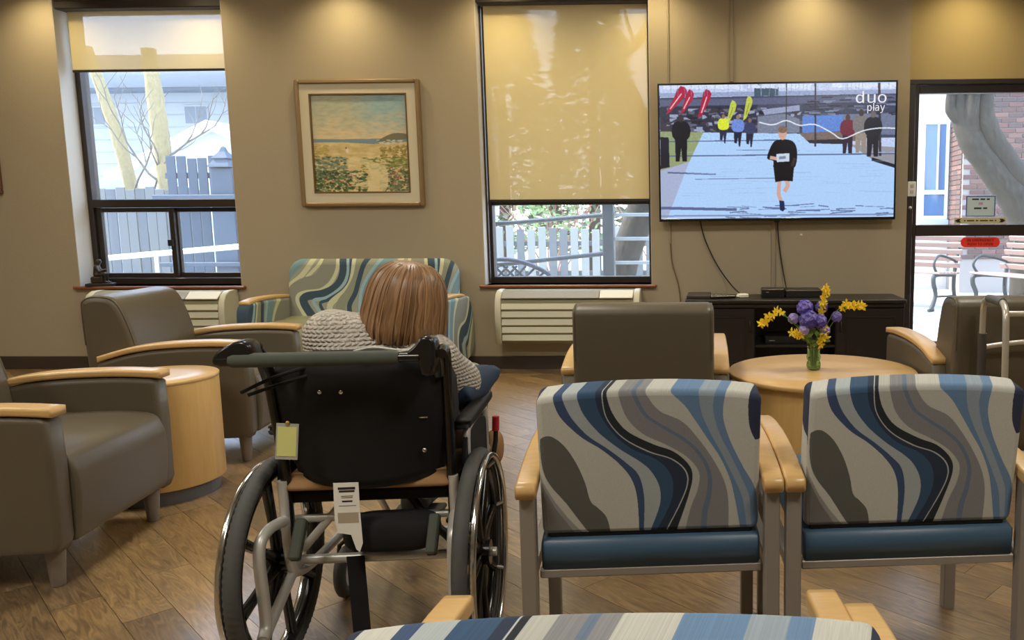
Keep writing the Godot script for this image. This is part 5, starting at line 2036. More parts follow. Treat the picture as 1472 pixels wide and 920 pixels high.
	for s in [-1.0, 1.0]:
		st = mb(true)
		tube(st, [Vector3(s * 0.06, 0.45, -0.02), Vector3(s * 0.12, 0.38, 0.01), Vector3(s * 0.19, 0.30, 0.0)], 0.011, 8)
		obj("tilt_strut", st, M.silver if s < 0 else M.black, t)
	# seat pan, cushion, sling
	st = mb()
	rbox(st, Vector3(-0.205, 0.435, -0.38), Vector3(0.205, 0.465, 0.04), 0.006)
	obj("seat_pan", st, M.black_fabric, t)
	st = mb()
	slab(st, curve([Vector2(-0.035, 0.468), Vector2(0.36, 0.468), Vector2(0.395, 0.495), Vector2(0.36, 0.522), Vector2(0.0, 0.515), Vector2(-0.04, 0.505)], 4, true), 0, -0.2, 0.2, 0.016, 3)
	obj("seat_cushion", st, M.tan, t)
	st = mb(true)
	blob(st, Vector3(0.05, 0.36, 0.05), Vector3(0.115, 0.045, 0.055), 0.6, 0.5, 20, 10)
	obj("sling_bag", st, M.black_fabric, t)
	# backrest: curved padded shell
	st = mb()
	var rows := 12
	var cols := 14
	var shell := func(i: int, j: int, back: bool) -> Vector3:
		var v := float(j) / rows
		var u := -1.0 + 2.0 * i / cols
		var y := lerpf(0.492, 0.79, v)
		var hw := lerpf(0.178, 0.212, smoothstep(0.0, 0.6, v))
		hw *= 1.0 - 0.10 * smoothstep(0.86, 1.0, v)
		if v < 0.12:
			y += -0.02 * (1.0 - u * u) + 0.012
		var z := lerpf(0.055, 0.115, v) + 0.035 * (1.0 - u * u)
		if not back:
			z -= 0.075
		var dy := 0.014 * (1.0 - u * u * u * u) * smoothstep(0.8, 1.0, v)
		return Vector3(u * hw, y + dy, z - 0.03 * pow(absf(u), 3))
	st.set_smooth_group(0)
	for i in cols:
		for j in rows:
			quad(st, shell.call(i, j, true), shell.call(i + 1, j, true), shell.call(i + 1, j + 1, true), shell.call(i, j + 1, true))
			quad(st, shell.call(i, j, false), shell.call(i, j + 1, false), shell.call(i + 1, j + 1, false), shell.call(i + 1, j, false))
	for j in rows:
		quad(st, shell.call(0, j, false), shell.call(0, j, true), shell.call(0, j + 1, true), shell.call(0, j + 1, false))
		quad(st, shell.call(cols, j, true), shell.call(cols, j, false), shell.call(cols, j + 1, false), shell.call(cols, j + 1, true))
	for i in cols:
		quad(st, shell.call(i, rows, true), shell.call(i + 1, rows, true), shell.call(i + 1, rows, false), shell.call(i, rows, false))
		quad(st, shell.call(i, 0, false), shell.call(i + 1, 0, false), shell.call(i + 1, 0, true), shell.call(i, 0, true))
	var bk := obj("backrest", st, M.black_fabric, t)
	# padded roll along its top
	st = mb(true)
	tube(st, curve([Vector3(-0.17, 0.794, 0.075), Vector3(-0.11, 0.806, 0.09), Vector3(0.0, 0.810, 0.1), Vector3(0.1, 0.806, 0.09), Vector3(0.15, 0.796, 0.08)], 4), 0.02, 10)
	obj("top_pad", st, smat(c8(34, 26, 28), 0.95), bk)
	# bolts, embroidered maker's mark
	for x in [-0.075, -0.025]:
		st = mb(true)
		blob(st, Vector3(x, 0.735, 0.131 + (0.006 if x > -0.05 else 0.0)), Vector3(0.006, 0.006, 0.005), 1, 1, 10, 6)
		obj("bolt", st, M.chrome, bk)
	st = mb(true)
	blob(st, Vector3(0.145, 0.575, 0.085), Vector3(0.007, 0.007, 0.006), 1, 1, 10, 6)
	blob(st, Vector3(0.15, 0.66, 0.098), Vector3(0.012, 0.003, 0.004), 1, 1, 10, 6)
	obj("bolt", st, M.chrome, bk)
	var thread := smat(c8(126, 118, 112), 0.8)
	st = mb(true)
	for r in [[0.647, -0.02, 0.035], [0.640, -0.016, 0.035], [0.630, -0.012, 0.03]]:
		var pts := []
		for i in 9:
			var x := lerpf(r[1], r[2], i / 8.0)
			pts.append(Vector3(x, r[0] + 0.0025 * sin(i * 1.9), 0.1125))
		tube(st, pts, 0.0016, 5)
	tube(st, [Vector3(0.044, 0.655, 0.113), Vector3(0.048, 0.634, 0.111)], 0.0018, 5)
	var loop := []
	for i in 10:
		loop.append(Vector3(-0.036 + 0.008 * cos(TAU * i / 10), 0.642 + 0.008 * sin(TAU * i / 10), 0.1125))
	tube(st, loop, 0.0012, 5, true)
	obj("embroidered_mark", st, thread, bk)
	# canes and stroller handle
	for s in [-1.0, 1.0]:
		st = mb(true)
		tube(st, curve([Vector3(s * 0.2, 0.30, 0.045), Vector3(s * 0.2, 0.52, 0.05), Vector3(s * 0.205, 0.70, 0.075), Vector3(s * 0.21, 0.81, 0.10), Vector3(s * 0.215, 0.835, 0.15), Vector3(s * 0.22, 0.83, 0.19)], 4), 0.0125, 10)
		obj("back_cane", st, M.plastic_black, t)
	var hz := 0.205
	st = mb(true)
	tube(st, [Vector3(-0.26, 0.826, hz), Vector3(0.175, 0.826, hz)], 0.0105, 12)
	var hb := obj("push_handle", st, M.plastic_black, t)
	st = mb(true)
	tube(st, [Vector3(-0.235, 0.826, hz), Vector3(-0.225, 0.826, hz), Vector3(0.12, 0.826, hz), Vector3(0.13, 0.826, hz)], [0.013, 0.0165, 0.0165, 0.013], 16)
	obj("foam_grip", st, M.foam, hb)
	# joint housings at both ends of the bar
	for e in [[[-0.272, 0.826, -0.258, 0.848, -0.222, 0.868, -0.195, 0.867, -0.184, 0.845, -0.188, 0.818, -0.255, 0.812], -0.2], [[0.145, 0.832, 0.165, 0.852, 0.182, 0.872, 0.205, 0.868, 0.212, 0.84, 0.204, 0.785, 0.178, 0.785, 0.172, 0.818], 0.192]]:
		var pp := []
		for i in range(0, e[0].size(), 2):
			pp.append(Vector2(e[0][i], e[0][i + 1]))
		st = mb()
		slab(st, curve(pp, 2, true), 2, hz - 0.05, hz + 0.008, 0.009, 4)
		var jh := obj("joint_housing", st, M.plastic_black, hb)
		st = mb(true)
		tube(st, [Vector3(e[1], 0.845, hz - 0.045), Vector3(e[1], 0.80, hz - 0.09), Vector3(e[1], 0.765, hz - 0.105)], [0.018, 0.017, 0.015], 12)
		obj("joint_arm", st, M.plastic_black, hb)
	st = mb(true)
	tube(st, curve([Vector3(0.02, 0.836, 0.17), Vector3(0.06, 0.842, 0.155), Vector3(0.13, 0.834, 0.15), Vector3(0.19, 0.85, 0.13)], 4), 0.003, 6)
	tube(st, curve([Vector3(0.05, 0.832, 0.175), Vector3(0.1, 0.83, 0.165), Vector3(0.17, 0.838, 0.15)], 4), 0.0025, 6)
	obj("release_cable", st, M.silver, hb)
	# loose strap ends on the left
	for e in [[0.0, 0.0], [0.015, -0.02]]:
		st = mb()
		var pts := curve([Vector3(-0.10, 0.795 + e[1], 0.13), Vector3(-0.17, 0.775 + e[1], 0.155), Vector3(-0.235 + e[0], 0.745 + e[1] * 0.3, 0.165)], 5)
		tube(st, pts, 0.0045, 6)
		obj("strap_end", st, M.black_fabric, t)
	# hanging care label and black strap
	var lb := Transform3D(Basis(Vector3.UP, 0.0), Vector3(-0.03, 0.0, 0.125))
	st = mb()
	var lab := [Vector2(-0.03, 0.512), Vector2(-0.032, 0.42), Vector2(-0.026, 0.388), Vector2(0.004, 0.382), Vector2(0.014, 0.345), Vector2(0.022, 0.338), Vector2(0.03, 0.36), Vector2(0.028, 0.44), Vector2(0.028, 0.512)]
	slab(st, lab, 2, 0.0, 0.0012, 0.0, 1, lb, false)
	var cl := obj("care_label", st, M.paper, t)
	cl.set_meta("label", "white printed care label hanging below the backrest")
	var ink := smat(c8(44, 36, 34), 0.8)
	st = mb()
	for r in [[0.498, 0.020, 0.006], [0.491, 0.018, 0.005], [0.479, 0.014, 0.0015], [0.475, 0.013, 0.0015], [0.466, 0.012, 0.004], [0.455, 0.02, 0.0012]]:
		rbox(st, Vector3(-r[1], r[0] - r[2] / 2, 0.0012), Vector3(r[1], r[0] + r[2] / 2, 0.0016), 0.0, lb)
	obj("label_print", st, ink, cl)
	st = mb()
	rbox(st, Vector3(-0.024, 0.412, 0.0012), Vector3(0.024, 0.438, 0.0016), 0.0, lb)
	obj("label_print", st, smat(c8(176, 162, 140), 0.8), cl)
	st = mb()
	rbox(st, Vector3(-0.066, 0.075, 0.03), Vector3(-0.022, 0.29, 0.034), 0.001, Transform3D(Basis(Vector3(0, 0, 1), deg_to_rad(1.5)), Vector3.ZERO))
	obj("hanging_strap", st, M.black_fabric, t)
	# yellow card in a clear holder, hung on the left cane
	var hold := Transform3D(Basis(Vector3(0, 0, 1), deg_to_rad(-6)) * Basis(Vector3.UP, 0.1), Vector3(-0.148, 0.625, 0.15))
	st = mb()
	rbox(st, Vector3(-0.024, -0.044, 0.0), Vector3(0.024, 0.042, 0.002), 0.0, hold)
	var ch := obj("card_holder", st, M.card_edge, t)
	ch.set_meta("label", "grey plastic holder with a plain yellow card")
	st = mb()
	rbox(st, Vector3(-0.0205, -0.036, 0.002), Vector3(0.0205, 0.034, 0.003), 0.0, hold)
	obj("yellow_card", st, M.yellow_card, ch)
	st = mb(true)
	blob(st, Vector3(0.0, 0.042, 0.002), Vector3(0.005, 0.007, 0.004), 1, 1, 10, 6, hold)
	obj("card_clip", st, smat(c8(206, 170, 110), 0.3, 0.8), ch)
	# armrests with black side guards
	for s in [-1.0, 1.0]:
		var x: float = s * 0.225
		st = mb()
		slab(st, curve([Vector2(0.0, 0.605), Vector2(0.30, 0.605), Vector2(0.33, 0.62), Vector2(0.30, 0.635), Vector2(0.0, 0.635), Vector2(-0.02, 0.62)], 4, true), 0, x - 0.02, x + 0.02, 0.01, 3)
		var ar := obj("armrest_pad", st, M.black, t)
		st = mb(true)
		tube(st, curve([Vector3(x, 0.45, -0.02), Vector3(x, 0.57, -0.02), Vector3(x, 0.598, -0.06), Vector3(x, 0.598, -0.25), Vector3(x, 0.57, -0.29), Vector3(x, 0.45, -0.29)], 4), 0.011, 8)
		obj("armrest_tube", st, M.silver, ar)
		st = mb()
		slab(st, curve([Vector2(0.0, 0.46), Vector2(0.30, 0.46), Vector2(0.33, 0.50), Vector2(0.27, 0.57), Vector2(0.1, 0.595), Vector2(0.0, 0.57)], 3, true), 0, x - 0.006, x + 0.006, 0.003, 2)
		obj("side_guard", st, M.black_fabric, ar)
		# wheel lock lever
		st = mb(true)
		tube(st, [Vector3(s * 0.245, 0.42, -0.27), Vector3(s * 0.255, 0.49, -0.29), Vector3(s * 0.257, 0.535, -0.292)], 0.007, 8)
		var bl := obj("brake_lever", st, M.black, t)
		st = mb(true)
		tube(st, [Vector3(s * 0.256, 0.52, -0.2915), Vector3(s * 0.2575, 0.562, -0.293)], [0.0105, 0.0105], 10)
		var rg := obj("brake_grip", st, M.red, bl)
		rg.set_meta("label", "red brake grip")
		# leg rest
		st = mb(true)
		tube(st, curve([Vector3(s * 0.2, 0.44, -0.38), Vector3(s * 0.2, 0.42, -0.46), Vector3(s * 0.19, 0.25, -0.60), Vector3(s * 0.18, 0.12, -0.70)], 4), 0.0115, 8)
		var lr := obj("leg_rest_tube", st, M.silver, t)
		st = mb()
		rbox(st, Vector3(s * 0.1 - 0.085, 0.10, -0.83), Vector3(s * 0.1 + 0.085, 0.118, -0.66), 0.005)
		obj("footplate", st, M.black, lr)
		st = mb(true)
		blob(st, Vector3(s * 0.215, 0.41, -0.50), Vector3(0.03, 0.055, 0.045), 0.8, 0.8, 16, 10)
		obj("knee_pad", st, M.tan, lr)
	# navy pillow on the right armrest
	var p := thing("arm_pillow", "navy blue pillow resting on the right wheelchair armrest", "pillow", Vector3(-0.755, 0.652, 3.77), deg_to_rad(7))
	st = mb(true)
	var pt := Transform3D(Basis(Vector3(0, 0, 1), deg_to_rad(20)) * Basis(Vector3.UP, deg_to_rad(-14)), Vector3(0, 0.0, 0))
	pillow(st, Vector3(0.09, 0.055, 0.13), pt)
	obj("cover", st, M.navy, p)

# cushion with pinched corners
func pillow(st: SurfaceTool, r: Vector3, t: Transform3D) -> void:
	st.set_smooth_group(0)
	var n := 14
	var g := func(i: int, j: int, s: float) -> Vector3:
		var u := -1.0 + 2.0 * i / n
		var v := -1.0 + 2.0 * j / n
		var f := pow(maxf(0.0, (1.0 - u * u) * (1.0 - v * v)), 0.42)
		var pin := 1.0 - 0.10 * (1.0 - v * v) * absf(u) - 0.0
		var pin2 := 1.0 - 0.10 * (1.0 - u * u) * absf(v)
		return t * Vector3(u * r.x * pin, s * f * r.y, v * r.z * pin2)
	for i in n:
		for j in n:
			quad(st, g.call(i, j, 1.0), g.call(i, j + 1, 1.0), g.call(i + 1, j + 1, 1.0), g.call(i + 1, j, 1.0))
			quad(st, g.call(i, j, -1.0), g.call(i + 1, j, -1.0), g.call(i + 1, j + 1, -1.0), g.call(i, j + 1, -1.0))

# ---------------------------------------------------------------- the seated person
func hand_bones(w: Vector3, dir: Vector3, side: Vector3, up: Vector3, s: float) -> Array:
	# w wrist, dir towards the fingers, side towards the thumb, up back of the hand
	var b := []
	var palm := w + dir * 0.045 * s
	b.append([w, palm, 0.021 * s, 0.024 * s])
	var k := [0.03, 0.011, -0.009, -0.028]
	var ln := [0.068, 0.077, 0.071, 0.055]
	for i in 4:
		var root: Vector3 = w + dir * 0.085 * s + side * k[i] * s
		b.append([w + dir * 0.02 * s + side * k[i] * 0.7 * s, root, 0.013 * s, 0.011 * s])
		var m: Vector3 = root + (dir * 0.85 - up * 0.35).normalized() * ln[i] * 0.5 * s
		var e: Vector3 = m + (dir * 0.45 - up * 0.85).normalized() * ln[i] * 0.5 * s
		b.append([root, m, 0.0092 * s, 0.0085 * s])
		b.append([m, e, 0.0085 * s, 0.007 * s])
	var tr := w + dir * 0.03 * s + side * 0.028 * s
	var tm := tr + (dir * 0.6 + side * 0.75).normalized() * 0.036 * s
	b.append([w + dir * 0.012 * s, tr, 0.015 * s, 0.013 * s])
	b.append([tr, tm, 0.0115 * s, 0.0095 * s])
	b.append([tm, tm + (dir * 0.95 + side * 0.15 - up * 0.25).normalized() * 0.03 * s, 0.0095 * s, 0.008 * s])
	return b

func build_person() -> void:
	var base := Vector3(-0.88, 0, 3.9)
	var P := thing("person", "seated person with copper-blond bob in cream knit sweater, seen from behind", "person", base)
	var o := func(x: float, y: float, z: float) -> Vector3: return Vector3(x, y, z) - base
	var skin := smat(c8(222, 174, 150), 0.55)
	skin.subsurf_scatter_enabled = true
	skin.subsurf_scatter_strength = 0.1
	# joints
	var shL: Vector3 = o.call(-1.025, 0.835, 3.965)
	var shR: Vector3 = o.call(-0.765, 0.768, 3.94)
	var elL: Vector3 = o.call(-1.10, 0.665, 3.84)
	var elR: Vector3 = o.call(-0.745, 0.675, 3.80)
	var wrL: Vector3 = o.call(-1.02, 0.665, 3.63)
	var wrR: Vector3 = o.call(-0.83, 0.665, 3.60)
	var hipL: Vector3 = o.call(-0.965, 0.60, 3.92)
	var hipR: Vector3 = o.call(-0.815, 0.60, 3.91)
	var knL: Vector3 = o.call(-1.05, 0.60, 3.50)
	var knR: Vector3 = o.call(-0.83, 0.60, 3.46)
	var anL: Vector3 = o.call(-1.065, 0.20, 3.36)
	var anR: Vector3 = o.call(-0.885, 0.20, 3.34)
	var neck: Vector3 = o.call(-0.872, 0.845, 3.93)
	var hd: Vector3 = o.call(-0.838, 0.920, 3.905)
	var tilt := Basis(Vector3(0, 0, 1), deg_to_rad(-11))
	var hp := func(x: float, y: float, z: float) -> Vector3: return hd + tilt * Vector3(x, y, z)
	# body: one surface under the clothes, head and hands on finer grids
	var st := mb(true)
	var body := [
		[hipL.lerp(hipR, 0.5), neck + Vector3(0, -0.12, 0.02), 0.085, 0.085], [shL, shR, 0.05, 0.05], [neck + Vector3(0, -0.1, 0.01), neck, 0.055, 0.048],
		[shL, elL, 0.042, 0.036], [elL, wrL, 0.036, 0.024], [shR, elR, 0.042, 0.036], [elR, wrR, 0.036, 0.024],
		[hipL, knL, 0.066, 0.05], [knL, anL, 0.048, 0.034], [hipR, knR, 0.066, 0.05], [knR, anR, 0.048, 0.034],
		[neck, hp.call(0.0, -0.04, 0.0), 0.046, 0.044],
	]
	nets(st, body, 0.014, 90.0)
	var head := [
		[hp.call(0, 0.012, 0.018), hp.call(0, 0.018, -0.015), 0.079, 0.076], [hp.call(0, -0.01, -0.02), hp.call(0, -0.075, -0.062), 0.062, 0.028],
		[hp.call(-0.03, -0.05, -0.03), hp.call(0.03, -0.05, -0.03), 0.035, 0.035], [hp.call(0, -0.005, -0.088), hp.call(0, -0.032, -0.108), 0.010, 0.012],
		[hp.call(-0.008, -0.035, -0.1), hp.call(0.008, -0.035, -0.1), 0.010, 0.010], [hp.call(-0.03, 0.022, -0.082), hp.call(0.03, 0.022, -0.082), 0.014, 0.014],
		[hp.call(-0.018, -0.062, -0.086), hp.call(0.018, -0.062, -0.086), 0.009, 0.009], [hp.call(-0.04, -0.025, -0.06), hp.call(-0.025, -0.03, -0.075), 0.022, 0.02], [hp.call(0.04, -0.025, -0.06), hp.call(0.025, -0.03, -0.075), 0.022, 0.02],
		[hp.call(-0.096, 0.018, 0.006), hp.call(-0.096, -0.024, -0.006), 0.015, 0.009], [hp.call(-0.08, 0.0, 0.0), hp.call(-0.096, 0.0, 0.0), 0.014, 0.012], [hp.call(0.084, 0.018, 0.012), hp.call(0.086, -0.024, 0.0), 0.014, 0.009],
		[hp.call(0, -0.07, 0.01), neck, 0.044, 0.046],
	]
	nets(st, head, 0.005, 200.0)
	var dl := (wrL - elL).normalized()
	var dr := (wrR - elR).normalized()
	nets(st, hand_bones(wrL, dl, Vector3(0.95, 0.1, 0.3).normalized(), Vector3.UP, 0.92), 0.004, 420.0)
	nets(st, hand_bones(wrR, dr, Vector3(-0.95, 0.1, 0.3).normalized(), Vector3.UP, 0.92), 0.004, 420.0)
	var bd := obj("body", st, skin, P)
	# eyes, brows and lips
	for s in [-1.0, 1.0]:
		st = mb(true)
		blob(st, hp.call(s * 0.03, 0.004, -0.080), Vector3(0.0115, 0.009, 0.0115), 1, 1, 14, 8)
		var e := obj("eye", st, smat(c8(236, 232, 226), 0.2), bd)
		st = mb(true)
		blob(st, hp.call(s * 0.03, 0.004, -0.0885), Vector3(0.0048, 0.0048, 0.0035), 1, 1, 12, 6)
		obj("iris", st, smat(c8(74, 88, 92), 0.2), bd)
		st = mb(true)
		tube(st, curve([hp.call(s * 0.016, 0.026, -0.097), hp.call(s * 0.03, 0.03, -0.096), hp.call(s * 0.046, 0.024, -0.086)], 4), 0.003, 6)
		obj("eyebrow", st, smat(c8(150, 112, 84), 0.9), bd)
	st = mb(true)
	tube(st, curve([hp.call(-0.022, -0.062, -0.088), hp.call(0, -0.060, -0.0965), hp.call(0.022, -0.062, -0.088)], 4), [0.002, 0.003, 0.004, 0.0045, 0.0045, 0.0045, 0.004, 0.003, 0.002], 8)
	obj("lips", st, smat(c8(190, 112, 106), 0.5), bd)
	# hair: bob made of overlapping locks over a cap
	var hw := 512
	var him := Image.create(hw, 256, false, Image.FORMAT_RGB8)
	var n1 := noise(0.09, 51, 3)
	var n2 := noise(0.5, 52, 2)
	for x in hw:
		for y in 256:
			var a := n1.get_noise_2d(x + 6.0 * n1.get_noise_1d(y * 0.15), y * 0.03) * 1.3 + n2.get_noise_2d(x, y * 0.02) * 0.5
			him.set_pixel(x, y, c8(98, 70, 46).lerp(c8(190, 146, 104), clampf(0.5 + a * 0.42, 0, 1)))
	var hm := smat(Color.WHITE, 0.42)
	hm.albedo_texture = tex(him)
	hm.heightmap_enabled = true
	hm.heightmap_texture = hm.albedo_texture
	hm.heightmap_scale = 0.05
	st = mb(true)
	var nn := noise(1.0, 53, 2)
	var NU := 120
	var NV := 26
	var prof := curve([Vector2(0.0, 0.108), Vector2(0.05, 0.1), Vector2(0.086, 0.07), Vector2(0.104, 0.02), Vector2(0.110, -0.035), Vector2(0.112, -0.07), Vector2(0.103, -0.1)], 6)
	var hpt := func(i: int, j: int) -> Vector3:
		var lim := lerpf(PI, 2.32, smoothstep(0.22, 0.42, float(j) / NV))
		var ph := lerpf(-lim, lim, float(i) / NU)
		var f := float(j) / NV * (prof.size() - 1)
		var k := mini(int(f), prof.size() - 2)
		var p: Vector2 = prof[k].lerp(prof[k + 1], f - k)
		var v := float(j) / NV
		var lock := nn.get_noise_2d(ph * 5.0, v * 0.6) * 0.004 * smoothstep(0.25, 0.9, v) + nn.get_noise_2d(ph * 16.0, v * 1.2 + 9.0) * 0.001 * smoothstep(0.2, 0.7, v)
		var r := p.x + lock
		var y := p.y + (nn.get_noise_1d(ph * 9.0) * 0.018 + 0.012 * absf(sin(ph)) * -0.3) * smoothstep(0.75, 1.0, v)
		# a soft crease along the parting
		y -= 0.005 * exp(-pow(sin(ph - 0.15) * p.x / 0.012, 2.0)) * smoothstep(0.0, 0.25, v) * (1.0 - smoothstep(0.35, 0.6, v))
		return hp.call(sin(ph) * r * 0.98, y, cos(ph) * r * (1.0 if cos(ph) > 0 else 0.85) + 0.004)
	for i in NU:
		for j in NV:
			var q := [hpt.call(i, j), hpt.call(i + 1, j), hpt.call(i + 1, j + 1), hpt.call(i, j + 1)]
			var uvs := [Vector2(float(i) / NU, float(j) / NV), Vector2(float(i + 1) / NU, float(j) / NV), Vector2(float(i + 1) / NU, float(j + 1) / NV), Vector2(float(i) / NU, float(j + 1) / NV)]
			for c in [0, 1, 2, 0, 2, 3]:
				st.set_uv(uvs[c])
				st.add_vertex(q[c])
	obj("hair", st, hm, P)
	# loose locks that break the outline
	st = mb(true)
	var g := RandomNumberGenerator.new()
	g.seed = 14
	for i in 40:
		var ph := g.randf_range(-2.3, 2.3)
		var pts := []
		for k in 7:
			var v := lerpf(0.15 + g.randf() * 0.02, 1.0, k / 6.0)
			var f := v * (prof.size() - 1)
			var kk := mini(int(f), prof.size() - 2)
			var p: Vector2 = prof[kk].lerp(prof[kk + 1], f - kk)
			pts.append(hp.call(sin(ph) * (p.x + 0.001) * 0.98, p.y - (0.008 * g.randf() if k == 6 else 0.0), cos(ph) * (p.x + 0.001) * (1.0 if cos(ph) > 0 else 0.85) + 0.004))
		uvf = func(q: Vector3) -> Vector2: return Vector2(0.37 + ph * 0.1, q.y)
		tube(st, curve(pts, 3), 0.002, 5, false, 0.6)
	uvf = null
	obj("hair_locks", st, hm, P)
	# sweater
	st = mb(true)
	var mid := hipL.lerp(hipR, 0.5)
	var sw := [
		[mid + Vector3(-0.065, -0.005, 0.01), shL + Vector3(0.055, -0.07, 0.005), 0.098, 0.088], [mid + Vector3(0.065, -0.005, 0.01), shR + Vector3(-0.05, -0.06, 0.005), 0.098, 0.085],
		[shL + Vector3(0.02, 0.0, 0), neck + Vector3(-0.03, -0.02, 0.005), 0.062, 0.058], [neck + Vector3(-0.03, -0.02, 0.005), shR + Vector3(-0.01, 0.0, 0), 0.058, 0.06], [neck + Vector3(0, -0.03, 0.005), neck + Vector3(0.01, 0.028, 0.0), 0.058, 0.053],
		[shL, elL, 0.062, 0.054], [elL, wrL, 0.053, 0.038], [shR, elR + Vector3(0.0, 0.01, 0.02), 0.064, 0.06], [elR + Vector3(0, 0.01, 0.02), wrR, 0.056, 0.038],
	]
	sw.append([mid + Vector3(0, 0.0, -0.02), neck + Vector3(0, -0.11, -0.015), 0.1, 0.085])
	nets(st, sw, 0.010, 75.0)
	var knit := Image.create(128, 128, false, Image.FORMAT_RGB8)
	knit.fill(c8(214, 205, 194))
	var kh := Image.create(128, 128, false, Image.FORMAT_RGB8)
	kh.fill(Color(0.1, 0.1, 0.1))
	for r in 9:
		for c in 7:
			var cx := (c + 0.5 * (r % 2)) * 128.0 / 6.0
			var cy := r * 16.0
			var sl := 1.0 if r % 2 == 0 else -1.0
			for w in [[1.0, 0.5], [0.72, 0.8], [0.42, 1.0]]:
				var poly := []
				for a in 12:
					var e := Vector2(11.5 * w[0] * cos(TAU * a / 12), 6.4 * w[0] * sin(TAU * a / 12)).rotated(0.45 * sl)
					poly.append(Vector2(cx, cy) + e)
				fill_poly(kh, poly, Color(w[1], w[1], w[1]))
	# flecked yarn: the tone of the wool varies in short random dashes
	var yr := RandomNumberGenerator.new()
	yr.seed = 3
	for i in 260:
		var fx := yr.randi() % 122
		knit.fill_rect(Rect2i(fx, yr.randi() % 127, 3 + yr.randi() % 4, 1), [c8(196, 186, 176), c8(228, 221, 211), c8(182, 172, 164)][yr.randi() % 3])
	var km := smat(Color.WHITE, 0.95)
	km.albedo_texture = tex(knit)
	km.heightmap_enabled = true
	km.heightmap_texture = tex(kh)
	km.heightmap_scale = 1.1
	km.uv1_triplanar = true
	km.uv1_scale = Vector3.ONE * 12.0
	obj("sweater", st, km, P)
	# trousers
	st = mb(true)
	var tr := [[hipL, hipR, 0.092, 0.092], [hipL, knL, 0.086, 0.068], [hipR, knR, 0.086, 0.068], [knL, anL, 0.066, 0.05], [knR, anR, 0.066, 0.05]]
	nets(st, tr, 0.012, 90.0)
	obj("trousers", st, smat(c8(128, 132, 116), 0.9), P)
	for s in [anL, anR]:
		st = mb(true)
		var a: Vector3 = s
		nets(st, [[a + Vector3(0, -0.035, 0.01), a + Vector3(0, -0.05, -0.15), 0.04, 0.034], [a + Vector3(0, -0.01, 0.01), a + Vector3(0, -0.04, 0.0), 0.04, 0.042]], 0.008, 140.0)
		obj("shoe", st, smat(c8(48, 46, 48), 0.6), P)

# ---------------------------------------------------------------- cabinet, flowers, walker, statue
func build_small_things() -> void:
	build_cabinet()
	build_flowers()
	build_walker()
	build_statue()

